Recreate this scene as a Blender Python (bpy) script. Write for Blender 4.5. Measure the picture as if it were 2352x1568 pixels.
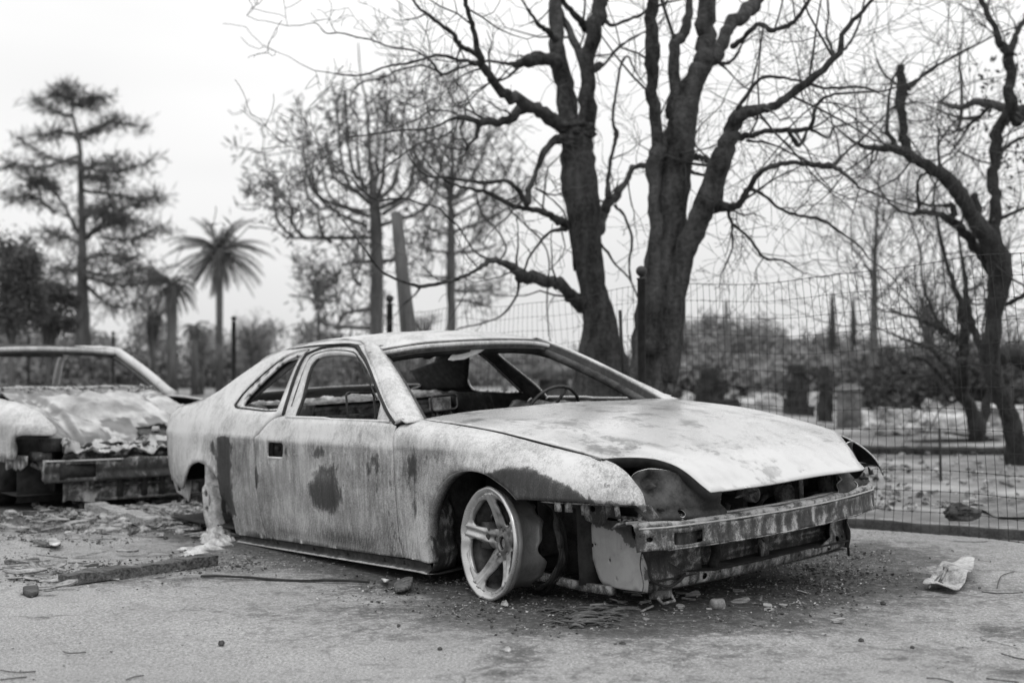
import bpy, math, random
import numpy as np
from mathutils import Vector, Matrix
from mathutils.geometry import delaunay_2d_cdt
from mathutils import noise as mn
sc = bpy.context.scene
for o in list(bpy.data.objects): bpy.data.objects.remove(o)
COL = sc.collection
PI = math.pi
random.seed(5); mn.seed_set(7)
# ------------------------------------------------------------------ camera, sky, sun, exposure
FPX = 2920.68; H = 0.87; PIT = 0.0243
cam_d = bpy.data.cameras.new('camera'); cam = bpy.data.objects.new('camera', cam_d); COL.objects.link(cam)
cam.location = (0, 0, H); cam.rotation_euler = (PI/2 + PIT, 0, 0)
cam_d.sensor_width = 36; cam_d.lens = FPX/2352*36; cam_d.clip_start = .05; cam_d.clip_end = 2000
cam_d.dof.use_dof = True; cam_d.dof.focus_distance = 4.9; cam_d.dof.aperture_fstop = 2.2
sc.camera = cam
sc.view_settings.view_transform = 'Standard'; sc.view_settings.look = 'None'
sc.view_settings.exposure = 0.0; sc.view_settings.gamma = 1.0
SUN_EL, SUN_ROT = math.radians(55), math.radians(200)
w = bpy.data.worlds.new('World'); sc.world = w; w.use_nodes = True
nt = w.node_tree; N = nt.nodes; L = nt.links
bg = N['Background']; bg.inputs['Strength'].default_value = .1
sky = N.new('ShaderNodeTexSky'); sky.sky_type = 'NISHITA'; sky.sun_disc = False
sky.sun_elevation = SUN_EL; sky.sun_rotation = SUN_ROT; sky.dust_density = 6; sky.air_density = 1.5
bw = N.new('ShaderNodeRGBToBW'); L.new(sky.outputs[0], bw.inputs[0])
tc = N.new('ShaderNodeTexCoord'); sx = N.new('ShaderNodeSeparateXYZ'); L.new(tc.outputs['Generated'], sx.inputs[0])
mr = N.new('ShaderNodeMapRange'); mr.inputs['From Min'].default_value = 0; mr.inputs['From Max'].default_value = 1
mr.inputs['To Min'].default_value = 8.3; mr.inputs['To Max'].default_value = 18; L.new(sx.outputs[2], mr.inputs[0])
cn = N.new('ShaderNodeTexNoise'); cn.inputs['Scale'].default_value = 2.2; cn.inputs['Detail'].default_value = 3
mp = N.new('ShaderNodeMapping'); mp.inputs['Scale'].default_value = (1, 1, 3.5); L.new(tc.outputs['Generated'], mp.inputs[0]); L.new(mp.outputs[0], cn.inputs[0])
cm = N.new('ShaderNodeMapRange'); cm.inputs['To Min'].default_value = .93; cm.inputs['To Max'].default_value = 1.07
cm.inputs['From Min'].default_value = .3; cm.inputs['From Max'].default_value = .7; L.new(cn.outputs[0], cm.inputs[0])
mu = N.new('ShaderNodeMath'); mu.operation = 'MULTIPLY'; L.new(mr.outputs[0], mu.inputs[0]); L.new(cm.outputs[0], mu.inputs[1])
mx = N.new('ShaderNodeMix'); mx.data_type = 'FLOAT'; mx.inputs[0].default_value = .93
L.new(bw.outputs[0], mx.inputs[2]); L.new(mu.outputs[0], mx.inputs[3]); L.new(mx.outputs[0], bg.inputs['Color'])
sl = bpy.data.lights.new('sun', 'SUN'); sl.energy = .7; sl.angle = math.radians(25); sl.color = (1, 1, 1)
so = bpy.data.objects.new('sun', sl); COL.objects.link(so)
so.rotation_euler = (PI/2 - SUN_EL, 0, math.radians(20))
# ------------------------------------------------------------------ small helpers
def at(u, v, d):
    """point seen at (u,v) of a 2352 px wide frame, at distance d along the view"""
    x = (u-1176)/FPX; z = (784-v)/FPX
    D = Vector((x, math.cos(PIT)-z*math.sin(PIT), math.sin(PIT)+z*math.cos(PIT)))
    return Vector((0, 0, H)) + D*(d/D.y)
def gnd(u, v, z=0.0):
    x = (u-1176)/FPX; zz = (784-v)/FPX
    D = Vector((x, math.cos(PIT)-zz*math.sin(PIT), math.sin(PIT)+zz*math.cos(PIT)))
    return Vector((0, 0, H)) + D*((z-H)/D.z)
def tag(o, label=None, cat=None, group=None, kind=None):
    if label: o['label'] = label
    if cat: o['category'] = cat
    if group: o['group'] = group
    if kind: o['kind'] = kind
    return o
def empty(name, loc=(0, 0, 0), rz=0):
    o = bpy.data.objects.new(name, None); COL.objects.link(o); o.location = loc; o.rotation_euler = (0, 0, rz)
    o.empty_display_size = .1
    return o
class MB:
    def __init__(s): s.v = []; s.f = []; s.a = []; s.a2 = None
    def add(s, vs, fs, a=None):
        b = len(s.v); s.v.extend([tuple(p) for p in vs]); s.f.extend([tuple(i+b for i in f) for f in fs])
        s.a.extend(a if a is not None else [0.0]*len(vs))
    def build(s, name, mat, parent=None, smooth=True, solid=None, mats=None, bevel=None, weighted=False):
        me = bpy.data.meshes.new(name); me.from_pydata(s.v, [], s.f)
        if any(s.a):
            at_ = me.attributes.new('burn', 'FLOAT', 'POINT'); at_.data.foreach_set('value', np.array(s.a, dtype=np.float32))
        if s.a2 and len(s.a2) == len(s.v):
            a_ = me.attributes.new('scorch', 'FLOAT', 'POINT'); a_.data.foreach_set('value', np.array(s.a2, dtype=np.float32))
        me.materials.append(mat)
        if mats:
            for m in mats: me.materials.append(m)
        if smooth: me.polygons.foreach_set('use_smooth', [True]*len(me.polygons))
        me.update()
        o = bpy.data.objects.new(name, me); COL.objects.link(o)
        if parent: o.parent = parent
        if bevel:
            b = o.modifiers.new('b', 'BEVEL'); b.width = bevel; b.segments = 2; b.limit_method = 'ANGLE'
        if solid:
            m = o.modifiers.new('s', 'SOLIDIFY'); m.thickness = solid; m.offset = -1
            if mats: m.material_offset = 1; m.material_offset_rim = 0
        return o
    def box(s, c, d, R=None, a=0.0):
        vs = []
        for sx_ in (-.5, .5):
            for sy in (-.5, .5):
                for sz in (-.5, .5):
                    p = Vector((sx_*d[0], sy*d[1], sz*d[2]))
                    if R: p = R @ p
                    vs.append(p + Vector(c))
        s.add(vs, [(0,1,3,2),(4,6,7,5),(0,4,5,1),(2,3,7,6),(0,2,6,4),(1,5,7,3)], [a]*8)
    def tube(s, pts, rad, n=6, a=0.0, cap=True, flat=1.0, ang0=0.0):
        pts = [Vector(p) for p in pts]
        if not hasattr(rad, '__len__'): rad = [rad]*len(pts)
        t0 = (pts[1]-pts[0]).normalized()
        up = Vector((0, 0, 1)) if abs(t0.z) < .9 else Vector((1, 0, 0))
        nrm = (up - t0*up.dot(t0)).normalized()
        vs = []; k = len(pts)
        for i, p in enumerate(pts):
            if i == 0: t = t0
            elif i == k-1: t = pts[i]-pts[i-1]
            else: t = pts[i+1]-pts[i-1]
            t = t.normalized() if t.length > 1e-9 else t0
            nrm = nrm - t*nrm.dot(t)
            nrm = nrm.normalized() if nrm.length > 1e-6 else Vector((1, 0, 0))
            bn = t.cross(nrm)
            for j in range(n):
                q = 2*PI*j/n + ang0
                vs.append(p + (nrm*math.cos(q)*flat + bn*math.sin(q))*rad[i])
        fs = [(i*n+j, i*n+(j+1) % n, (i+1)*n+(j+1) % n, (i+1)*n+j) for i in range(k-1) for j in range(n)]
        if cap: fs += [tuple(reversed(range(n))), tuple((k-1)*n+j for j in range(n))]
        s.add(vs, fs, [a]*len(vs))
    def grid(s, fn, nu, nv, a=None):
        vs = []; aa = []
        for i in range(nu+1):
            for j in range(nv+1):
                p = fn(i/nu, j/nv); vs.append(p); aa.append(a(i/nu, j/nv) if a else 0.0)
        s.add(vs, [(i*(nv+1)+j, (i+1)*(nv+1)+j, (i+1)*(nv+1)+j+1, i*(nv+1)+j+1) for i in range(nu) for j in range(nv)], aa)
    def lathe(s, prof, n=48, M_=Matrix.Identity(4), warp=None, a=0.0):
        """prof: (x along axis, r); axis = local x"""
        vs = []
        for (x, r) in prof:
            for j in range(n):
                q = 2*PI*j/n; xx, rr = (x, r) if warp is None else warp(x, r, q)
                vs.append(M_ @ Vector((xx, rr*math.cos(q), rr*math.sin(q))))
        k = len(prof)
        s.add(vs, [(i*n+j, (i+1)*n+j, (i+1)*n+(j+1) % n, i*n+(j+1) % n) for i in range(k-1) for j in range(n)], [(a(x) if callable(a) else a) for (x, r) in prof for j in range(n)])
def cat(pts, per=6, closed=False):
    P = [np.array(p, float) for p in pts]; n = len(P); out = []
    if n < 3 and not closed: return [tuple(p) for p in P]
    seg = n if closed else n-1
    for i in range(seg):
        g = (lambda k: P[k % n]) if closed else (lambda k: P[min(max(k, 0), n-1)])
        p0, p1, p2, p3 = g(i-1), g(i), g(i+1), g(i+2)
        for k in range(per):
            t = k/per
            out.append(tuple(.5*((2*p1)+(-p0+p2)*t+(2*p0-5*p1+4*p2-p3)*t*t+(-p0+3*p1-3*p2+p3)*t**3)))
    if not closed: out.append(tuple(P[-1]))
    return out
def outline(pts, per=6):
    """closed outline; points with a third item are corners"""
    cs = [i for i, p in enumerate(pts) if len(p) > 2]; Q = [p[:2] for p in pts]; n = len(pts)
    if not cs: return cat(Q, per, True)
    out = []
    for a, b in zip(cs, cs[1:]+[cs[0]+n]):
        piece = [Q[i % n] for i in range(a, b+1)]
        c = cat(piece, per if len(piece) > 2 else 1); out += c[:-1]
    return out
def resample(poly, step):
    out = []; n = len(poly)
    for i in range(n):
        a = np.array(poly[i]); b = np.array(poly[(i+1) % n]); d = np.linalg.norm(b-a)
        if d < 1e-7: continue
        k = max(1, int(round(d/step)))
        for j in range(k): out.append(tuple(a+(b-a)*j/k))
    res = [out[0]]
    for p in out[1:]:
        if math.dist(p, res[-1]) > step*.35: res.append(p)
    if math.dist(res[0], res[-1]) < step*.35: res.pop()
    return res
def inside(px_, pz_, poly):
    x = np.asarray(px_); y = np.asarray(pz_); c = np.zeros(x.shape, bool); n = len(poly)
    for i in range(n):
        x1, y1 = poly[i]; x2, y2 = poly[(i+1) % n]
        if y1 == y2: continue
        m = ((y1 > y) != (y2 > y)) & (x < (x2-x1)*(y-y1)/(y2-y1)+x1); c ^= m
    return c
def panel(mb, out, holes, mapf, step=.03, burn=None, flip=False, jit=0.0, scorch=None):
    loops = [resample(out, step)] + [resample(h, step*.6) for h in holes]
    V = []; E = []
    for lp in loops:
        b = len(V); V += [tuple(p) for p in lp]; E += [(b+i, b+(i+1) % len(lp)) for i in range(len(lp))]
    A = np.array(V); lo = A.min(0); hi = A.max(0)
    gx, gz = np.meshgrid(np.arange(lo[0]+step/2, hi[0], step), np.arange(lo[1]+step/2, hi[1], step)); gx = gx.ravel(); gz = gz.ravel()
    ok = inside(gx, gz, loops[0])
    for h in loops[1:]: ok &= ~inside(gx, gz, h)
    gx = gx[ok]; gz = gz[ok]
    if len(gx):
        d = np.full(gx.shape, 9.)
        for p in V: d = np.minimum(d, np.hypot(gx-p[0], gz-p[1]))
        gx = gx[d > step*.5]; gz = gz[d > step*.5]
    V += list(zip(gx.tolist(), gz.tolist()))
    r = delaunay_2d_cdt([Vector(p) for p in V], E, [], 0, 1e-6)
    vs = np.array([tuple(p) for p in r[0]]); fs = r[2]
    cx = np.array([np.mean([vs[i] for i in f], axis=0) for f in fs])
    ok = inside(cx[:, 0], cx[:, 1], loops[0])
    for h in loops[1:]: ok &= ~inside(cx[:, 0], cx[:, 1], h)
    fs = [(tuple(reversed(f)) if flip else tuple(f)) for f, k in zip(fs, ok) if k]
    used = sorted({i for f in fs for i in f}); rm = {u: i for i, u in enumerate(used)}
    if scorch: mb.a2 = (mb.a2 or [])+[scorch(*vs[u]) for u in used]
    mb.add([mapf(*vs[u]) for u in used], [tuple(rm[i] for i in f) for f in fs], [burn(*vs[u]) if burn else 0.0 for u in used])
def circ(cx, cy, r, n=16, ry=None): return [(cx+r*math.cos(2*PI*i/n), cy+(ry or r)*math.sin(2*PI*i/n)) for i in range(n)]
def rrect(x0, y0, x1, y1, r=.01):
    o = []
    for cx, cy, a0 in ((x1-r, y1-r, 0), (x0+r, y1-r, PI/2), (x0+r, y0+r, PI), (x1-r, y0+r, 1.5*PI)):
        for k in range(4): a = a0+k*PI/6; o.append((cx+r*math.cos(a), cy+r*math.sin(a)))
    return o
def ss(a, b, x):
    t = min(max((x-a)/(b-a), 0.), 1.); return t*t*(3-2*t)
def fb(x, y, z=0, s=1.0): return mn.fractal(Vector((x*s, y*s, z*s)), .8, 2.2, 4)
def blob(x, z, cx, cz, rx, rz, p=2): return math.exp(-min((((x-cx)/rx)**2+((z-cz)/rz)**2)**(p/2), 50))
def box1(x, a, b, s=.008): return ss(a-s, a+s, x)*(1-ss(b-s, b+s, x))
# ------------------------------------------------------------------ materials (all greys: the place is seen in black and white)
def base_mat(name, rough=.7, metal=0.0, spec=.5):
    m = bpy.data.materials.new(name); m.use_nodes = True; b = m.node_tree.nodes['Principled BSDF']
    b.inputs['Roughness'].default_value = rough; b.inputs['Metallic'].default_value = metal
    b.inputs['Specular IOR Level'].default_value = spec
    return m, m.node_tree, b
def noise(nt, scale, detail=4, rough=.6, vec=None, sc3=None, dist=0.0):
    n = nt.nodes.new('ShaderNodeTexNoise'); n.inputs['Scale'].default_value = scale; n.inputs['Detail'].default_value = detail
    n.inputs['Roughness'].default_value = rough; n.inputs['Distortion'].default_value = dist
    t = nt.nodes.new('ShaderNodeTexCoord'); src = t.outputs['Object']
    if vec: src = vec
    if sc3:
        mp_ = nt.nodes.new('ShaderNodeMapping'); mp_.inputs['Scale'].default_value = sc3; nt.links.new(src, mp_.inputs[0]); src = mp_.outputs[0]
    nt.links.new(src, n.inputs['Vector']); return n.outputs[0]
def math_(nt, op, a, b, c=None, clamp=False):
    n = nt.nodes.new('ShaderNodeMath'); n.operation = op; n.use_clamp = clamp
    for i, x in enumerate((a, b, c)):
        if x is None: continue
        if isinstance(x, (int, float)): n.inputs[i].default_value = x
        else: nt.links.new(x, n.inputs[i])
    return n.outputs[0]
def ramp(nt, fac, stops):
    n = nt.nodes.new('ShaderNodeValToRGB'); e = n.color_ramp.elements
    while len(e) < len(stops): e.new(.5)
    for i, (p, c) in enumerate(stops): e[i].position = p; e[i].color = (c, c, c, 1)
    nt.links.new(fac, n.inputs[0]); return n.outputs[0]
def bump(nt, b, h, strength=.3, dist=.01):
    n = nt.nodes.new('ShaderNodeBump'); n.inputs['Strength'].default_value = strength; n.inputs['Distance'].default_value = dist
    nt.links.new(h, n.inputs['Height']); nt.links.new(n.outputs[0], b.inputs['Normal'])
def attr(nt, name='burn'):
    n = nt.nodes.new('ShaderNodeAttribute'); n.attribute_name = name; return n.outputs['Fac']
def noisy(name, c0, c1, scale=20, rough=.8, sc3=None, bs=.3, bd=.01, lo=.35, hi=.65, detail=5, metal=0, spec=.4, fine=0.0):
    m, t, b = base_mat(name, rough, metal, spec)
    n = noise(t, scale, detail, .65, sc3=sc3)
    f = n
    if fine:
        n2 = noise(t, scale*9, 3, .6); f = math_(t, 'MULTIPLY_ADD', math_(t, 'SUBTRACT', n2, .5), fine, n)
    t.links.new(ramp(t, f, [(lo, c0), (hi, c1)]), b.inputs['Base Color'])
    if bs: bump(t, b, f, bs, bd)
    return m
def burnt_paint(name, stops, streak=.35, blot=.35, rough=.5, spec=.5, sc3=(55, 55, 5), speck=.3, bscale=7, bs=.12, lean=0, sco=0):
    m, t, b = base_mat(name, rough, 0, spec)
    a = attr(t)
    s = noise(t, 1, 6, .7, sc3=sc3)
    n = noise(t, bscale, 7, .65, dist=.6)
    g = noise(t, 200, 3, .7)
    x = math_(t, 'MULTIPLY_ADD', math_(t, 'SUBTRACT', s, .5), streak, a)
    x = math_(t, 'MULTIPLY_ADD', math_(t, 'SUBTRACT', n, .5), blot, x)
    x = math_(t, 'MULTIPLY_ADD', math_(t, 'SUBTRACT', g, .5), speck, x)
    if sco:       # crisp-edged scorched patches
        n5 = noise(t, 34, 5, .7, sc3=(1, 1, .45)); fld = math_(t, 'MULTIPLY_ADD', math_(t, 'SUBTRACT', n5, .5), .9, math_(t, 'MULTIPLY_ADD', math_(t, 'SUBTRACT', n, .5), .5, attr(t, 'scorch')))
        x = math_(t, 'MULTIPLY_ADD', ramp(t, fld, [(.41, 0), (.56, 1)]), sco, x)
        x = math_(t, 'MULTIPLY_ADD', ramp(t, fld, [(.28, 0), (.37, 1), (.42, 0)]), -.10, x)
    if lean:      # leaning run-off streaks low on the flanks
        tcx = t.nodes.new('ShaderNodeTexCoord'); mpx = t.nodes.new('ShaderNodeMapping'); mpx.inputs['Rotation'].default_value = (0, -.45, 0); t.links.new(tcx.outputs['Object'], mpx.inputs[0])
        wv = t.nodes.new('ShaderNodeTexWave'); wv.inputs['Scale'].default_value = 17; wv.inputs['Distortion'].default_value = 6.5; wv.inputs['Detail'].default_value = 3; wv.inputs['Detail Scale'].default_value = 1.2; t.links.new(mpx.outputs[0], wv.inputs['Vector'])
        sp_ = t.nodes.new('ShaderNodeSeparateXYZ'); t.links.new(tcx.outputs['Object'], sp_.inputs[0])
        zm = t.nodes.new('ShaderNodeMapRange'); zm.inputs['From Min'].default_value = .50; zm.inputs['From Max'].default_value = .34; zm.inputs['To Min'].default_value = 0; zm.inputs['To Max'].default_value = lean; t.links.new(sp_.outputs[2], zm.inputs[0])
        x = math_(t, 'ADD', x, math_(t, 'MULTIPLY', math_(t, 'SUBTRACT', math_(t, 'POWER', wv.outputs['Fac'], 3.0), .25), math_(t, 'MULTIPLY', zm.outputs[0], math_(t, 'ADD', n, .1))))
    t.links.new(ramp(t, x, stops), b.inputs['Base Color'])
    rr = t.nodes.new('ShaderNodeMapRange'); rr.inputs['To Min'].default_value = rough-.1; rr.inputs['To Max'].default_value = min(rough+.35, 1)
    t.links.new(x, rr.inputs[0]); t.links.new(rr.outputs[0], b.inputs['Roughness'])
    bump(t, b, math_(t, 'ADD', g, math_(t, 'MULTIPLY', n, 2.0)), bs, .004)
    return m
STOPS = [(0, .56), (.10, .47), (.22, .32), (.34, .21), (.48, .105), (.65, .05), (1, .022)]
M_PAINT = burnt_paint('burnt_paint', STOPS, streak=.50, blot=.80, speck=.7, bscale=4.2, lean=.13, sco=.30, rough=.52, spec=.35)
M_HOOD = burnt_paint('burnt_hood_paint', [(0, .50), (.12, .43), (.26, .27), (.45, .13), (.8, .05)], streak=.45, blot=.75, sco=.20, rough=.34, sc3=(3, 9, 3), speck=.12, bscale=5, bs=.04)
M_HOOD.node_tree.nodes['Principled BSDF'].inputs['Coat Weight'].default_value = .35; M_HOOD.node_tree.nodes['Principled BSDF'].inputs['Coat Roughness'].default_value = .16
M_RUST = burnt_paint('flaking_rust', [(0, .46), (.28, .33), (.40, .14), (.50, .055), (.7, .03), (1, .012)], streak=.85, blot=.95, rough=.7, sc3=(30, 30, 6), speck=.5, bscale=22, bs=.5)
M_SPOT = burnt_paint('flaked_apron_paint', [(0, .36), (.38, .28), (.44, .07), (1, .03)], streak=.7, blot=1.25, rough=.6, sc3=(30, 30, 9), speck=.2, bscale=14, bs=.2)
M_INNER = noisy('charred_inner_metal', .02, .10, 14, .8, bs=.5, lo=.35, hi=.75, fine=.3)
M_INMID = noisy('scorched_inner_metal', .05, .30, 16, .7, bs=.5, lo=.38, hi=.68, fine=.4)
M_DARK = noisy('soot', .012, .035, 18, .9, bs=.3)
M_ASH = noisy('pale_ash', .18, .6, 22, .95, bs=.8, bd=.02, lo=.35, hi=.6, fine=.3)
M_ALUM = noisy('melted_alloy', .30, .72, 26, .45, metal=.3, bs=.9, bd=.012, fine=.5)
def alloy(name, stops, metal):
    m = burnt_paint(name, stops, streak=.15, blot=.5, rough=.34, spec=.5, sc3=(20, 20, 20), speck=.12, bscale=14, bs=.05); m.node_tree.nodes['Principled BSDF'].inputs['Metallic'].default_value = metal; return m
M_ALU = alloy('scorched_alloy', [(0, .50), (.2, .38), (.45, .18), (.7, .07), (1, .03)], .6)
M_ALUD = noisy('sooty_alloy', .10, .34, 9, .5, metal=.4, bs=.2, fine=.2)
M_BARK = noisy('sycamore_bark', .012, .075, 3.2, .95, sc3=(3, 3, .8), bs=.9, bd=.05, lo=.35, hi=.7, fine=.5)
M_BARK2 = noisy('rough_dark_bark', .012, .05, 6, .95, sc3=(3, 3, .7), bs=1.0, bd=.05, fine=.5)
M_BARKF = noisy('hazy_far_bark', .05, .13, 2, .95, sc3=(3, 3, .6), bs=.5, bd=.05)  # lighter than the near bark: distance haze put into the colour
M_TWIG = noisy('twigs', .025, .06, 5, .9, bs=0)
M_TWIGF = noisy('hazy_far_twigs', .08, .14, 5, .9, bs=0)  # paler than the near twigs, with haze painted in
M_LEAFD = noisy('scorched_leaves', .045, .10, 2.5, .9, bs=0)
M_LEAFF = noisy('hazy_far_foliage', .13, .25, .8, .9, bs=0)  # light grey stands in for haze over the distant leaves
M_LEAFP = noisy('palm_fronds', .05, .12, 2, .8, bs=0)
M_IRON = noisy('black_iron', .012, .03, 30, .5, bs=.2)
M_WIRE = noisy('rusty_wire', .008, .02, 60, .6, bs=0)
M_WOOD = noisy('charred_wood', .03, .16, 9, .9, sc3=(1, 8, 8), bs=.8, bd=.02, fine=.4)
M_WOODL = noisy('weathered_plank', .10, .42, 8, .9, sc3=(1, 10, 10), bs=.8, bd=.01, fine=.4)
M_CONC = noisy('pale_rubble', .14, .60, 3, .9, bs=.5, bd=.05, fine=.3)
M_KERBD = noisy('shaded_kerb_face', .02, .06, 10, .8, bs=.5, fine=.5)  # shade of the kerb's front face painted in as a darker stone colour
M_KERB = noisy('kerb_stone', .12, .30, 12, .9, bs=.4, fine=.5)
M_BRICK = noisy('sooty_masonry', .05, .2, 5, .9, bs=.6, bd=.03, fine=.4)
M_DEB = noisy('mixed_debris', .03, .45, 9, .9, bs=.5, lo=.38, hi=.66, fine=.5)
# ------------------------------------------------------------------ ground
CARM = Matrix.Translation((.5871, 5.425, H-1.0074)) @ Matrix.Rotation(-.8884, 4, 'Z') @ Matrix.Rotation(.0475, 4, 'X') @ Matrix.Rotation(-.012, 4, 'Y')
CARI = CARM.inverted()
C2M = Matrix.Translation((-2.84961, 8.79634, 0)) @ Matrix.Rotation(-.8884, 4, 'Z')
C2I = C2M.inverted()
def lin(pts, i):  # polyline of ground points
    return [gnd(*p) for p in pts]
KA, KB = gnd(1985, 1215), gnd(2352, 1242)      # foot of the kerb
KD = (KA-KB); KD.z = 0; KD = KD.normalized()
KN = Vector((KD.y, -KD.x, 0));  KN = KN if KN.y > 0 else -KN      # away from the camera
def kside(x, y): return (Vector((x, y, 0))-KA).dot(KN)
SOOT = [(1900, 1275, .6, .28, 1.0), (1700, 1340, .9, .25, 1.0), (1350, 1420, .6, .16, 1.0), (1180, 1400, .55, .2, .8), (1600, 1430, .7, .12, .75), (1900, 1400, .35, .12, .5), (900, 1400, .6, .12, .45), (1000, 1350, .6, .12, .5),
        (1480, 1395, .5, .14, .7), (1190, 1500, .12, .10, .6), (1150, 1545, .12, .05, .55), (250, 1185, 1.3, .35, .75), (60, 1180, 1.2, .4, .8), (330, 1330, .6, .1, .45), (2330, 1450, .16, .07, .6),
        (650, 1270, .8, .25, .6), (2320, 1545, .15, .06, .5), (1590, 1500, .5, .10, .35), (850, 1450, .4, .1, .3), (1500, 1560, .9, .12, .25), (560, 1300, .5, .12, .5), (120, 1320, .3, .08, .4), (2100, 1500, .3, .1, .3)]
SP = [(gnd(u, v), rx, ry, s) for u, v, rx, ry, s in SOOT]
PUD = gnd(2020, 1425)
def soot(x, y):
    p = CARI @ Vector((x, y, 0)); dx = max(-3.0-p.x, p.x-.6, 0); dy = max(abs(p.y)-.8, 0); d = math.hypot(dx*.75, dy)
    s = 1.0*math.exp(-(d/.30)**2)
    p = C2I @ Vector((x, y, 0)); dx = max(-3.0-p.x, p.x-.8, 0); dy = max(abs(p.y)-.8, 0); d = math.hypot(dx, dy); s = max(s, .95*math.exp(-(d/.5)**2))
    for c, rx, ry, a in SP: s = max(s, a*math.exp(-((x-c.x)/rx)**2-((y-c.y)/(ry*2.2))**2))
    return s
def axis(a, b, fine0, fine1, step, far):
    o = list(np.arange(fine0, fine1, step)); s = step; p = o[0]
    L_ = []
    while p > a: s *= 1.25; p -= s; L_.append(p)
    o2 = list(reversed(L_))+o; s = step; p = o[-1]
    while p < b: s *= 1.25; p += s; o2.append(p)
    return o2
xs = axis(-400, 400, -4.2, 3.8, .045, 0); ys = axis(-60, 900, 2.4, 10.5, .045, 0)
V = []; A = []; A2 = []; A3 = []
rg = random.Random(3)
def hz_g(x, y):
    k = kside(x, y); h = 0
    if k > .13: h = .03 + .02*math.sin(x*1.7+y)*math.sin(y*1.3) + .03*ss(.1, 3, k)
    if k > 4: h += .2*ss(4, 12, k)*(.5+.5*math.sin(x*.5+1)*math.sin(y*.37))
    if k < 0: h = .006*math.sin(x*2.1+.5)*math.sin(y*1.7)
    if k < 0:
        dp = math.hypot((x-PUD.x)/.16, (y-PUD.y)/.22); h -= .012*math.exp(-dp**4)
    return h
for x in xs:
    for y in ys:
        V.append((x, y, hz_g(x, y)))
        A.append(soot(x, y)); k = kside(x, y); A2.append(ss(.02, .3, k))
        A3.append(math.exp(-(math.hypot((x-PUD.x)/.15, (y-PUD.y)/.2))**4))
ny = len(ys)
F = [(i*ny+j, (i+1)*ny+j, (i+1)*ny+j+1, i*ny+j+1) for i in range(len(xs)-1) for j in range(ny-1)]
me = bpy.data.meshes.new('ground'); me.from_pydata(V, [], F)
for nm, arr in (('soot', A), ('dirt', A2), ('wet', A3)):
    q = me.attributes.new(nm, 'FLOAT', 'POINT'); q.data.foreach_set('value', np.array(arr, dtype=np.float32))
me.polygons.foreach_set('use_smooth', [True]*len(me.polygons))
m, t, b = base_mat('asphalt', .88, 0, .35)
n1 = noise(t, 105, 3, .75); n2 = noise(t, 240, 2, .7); n3 = noise(t, 1.3, 6, .6); n4 = noise(t, 9, 6, .7, dist=.4); n5 = noise(t, 30, 5, .75)
st = attr(t, 'soot'); dirt = attr(t, 'dirt'); wet = attr(t, 'wet')
g = math_(t, 'ADD', math_(t, 'MULTIPLY', n1, .55), math_(t, 'MULTIPLY', n2, .45))
asp = ramp(t, g, [(.36, .07), (.46, .24), (.55, .38), (.66, .58)])
asp2 = t.nodes.new('ShaderNodeMix'); asp2.data_type = 'RGBA'; asp2.blend_type = 'MULTIPLY'; asp2.inputs[0].default_value = 1
t.links.new(asp, asp2.inputs[6]); t.links.new(ramp(t, n3, [(.3, .78), (.7, 1.06)]), asp2.inputs[7])
sf = math_(t, 'ADD', math_(t, 'MULTIPLY_ADD', math_(t, 'SUBTRACT', n4, .5), 1.5, st), math_(t, 'MULTIPLY', math_(t, 'SUBTRACT', n5, .5), 2.0))
sf = math_(t, 'ADD', sf, math_(t, 'MULTIPLY', math_(t, 'SUBTRACT', n2, .5), .9))
sfm = ramp(t, sf, [(.20, 0), (.62, 1)])
sm = t.nodes.new('ShaderNodeMix'); sm.data_type = 'RGBA'; t.links.new(sfm, sm.inputs[0]); t.links.new(asp2.outputs[2], sm.inputs[6])
t.links.new(ramp(t, n5, [(.35, .025), (.52, .06), (.64, .15), (.76, .4)]), sm.inputs[7])
dm = t.nodes.new('ShaderNodeMix'); dm.data_type = 'RGBA'; t.links.new(dirt, dm.inputs[0]); t.links.new(sm.outputs[2], dm.inputs[6])
dn = noise(t, 1.6, 7, .62, dist=.3)
t.links.new(ramp(t, dn, [(.35, .10), (.5, .19), (.62, .32), (.75, .45)]), dm.inputs[7])
t.links.new(dm.outputs[2], b.inputs['Base Color'])
rn = t.nodes.new('ShaderNodeMapRange'); rn.inputs['To Min'].default_value = .85; rn.inputs['To Max'].default_value = .04
t.links.new(ramp(t, math_(t, 'MULTIPLY_ADD', math_(t, 'SUBTRACT', n4, .5), .8, wet), [(.3, 0), (.6, 1)]), rn.inputs[0]); t.links.new(rn.outputs[0], b.inputs['Roughness'])
vo = t.nodes.new('ShaderNodeTexVoronoi'); vo.feature = 'DISTANCE_TO_EDGE'; vo.inputs['Scale'].default_value = .55
tcg = t.nodes.new('ShaderNodeTexCoord'); nd_ = t.nodes.new('ShaderNodeTexNoise'); nd_.inputs['Scale'].default_value = 3; nd_.inputs['Detail'].default_value = 6; t.links.new(tcg.outputs['Object'], nd_.inputs['Vector'])
vm = t.nodes.new('ShaderNodeMix'); vm.data_type = 'RGBA'; vm.blend_type = 'LINEAR_LIGHT'; vm.inputs[0].default_value = .35; t.links.new(tcg.outputs['Object'], vm.inputs[6]); t.links.new(nd_.outputs['Color'], vm.inputs[7]); t.links.new(vm.outputs[2], vo.inputs['Vector'])
crk = math_(t, 'MULTIPLY', ramp(t, vo.outputs['Distance'], [(0, 1), (.006, 0)]), ramp(t, n3, [(.48, 0), (.56, .8)]))
crm = t.nodes.new('ShaderNodeMix'); crm.data_type = 'RGBA'; t.links.new(crk, crm.inputs[0]); t.links.new(sm.outputs[2], crm.inputs[6]); crm.inputs[7].default_value = (.04, .04, .04, 1); t.links.new(crm.outputs[2], dm.inputs[6])
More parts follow.
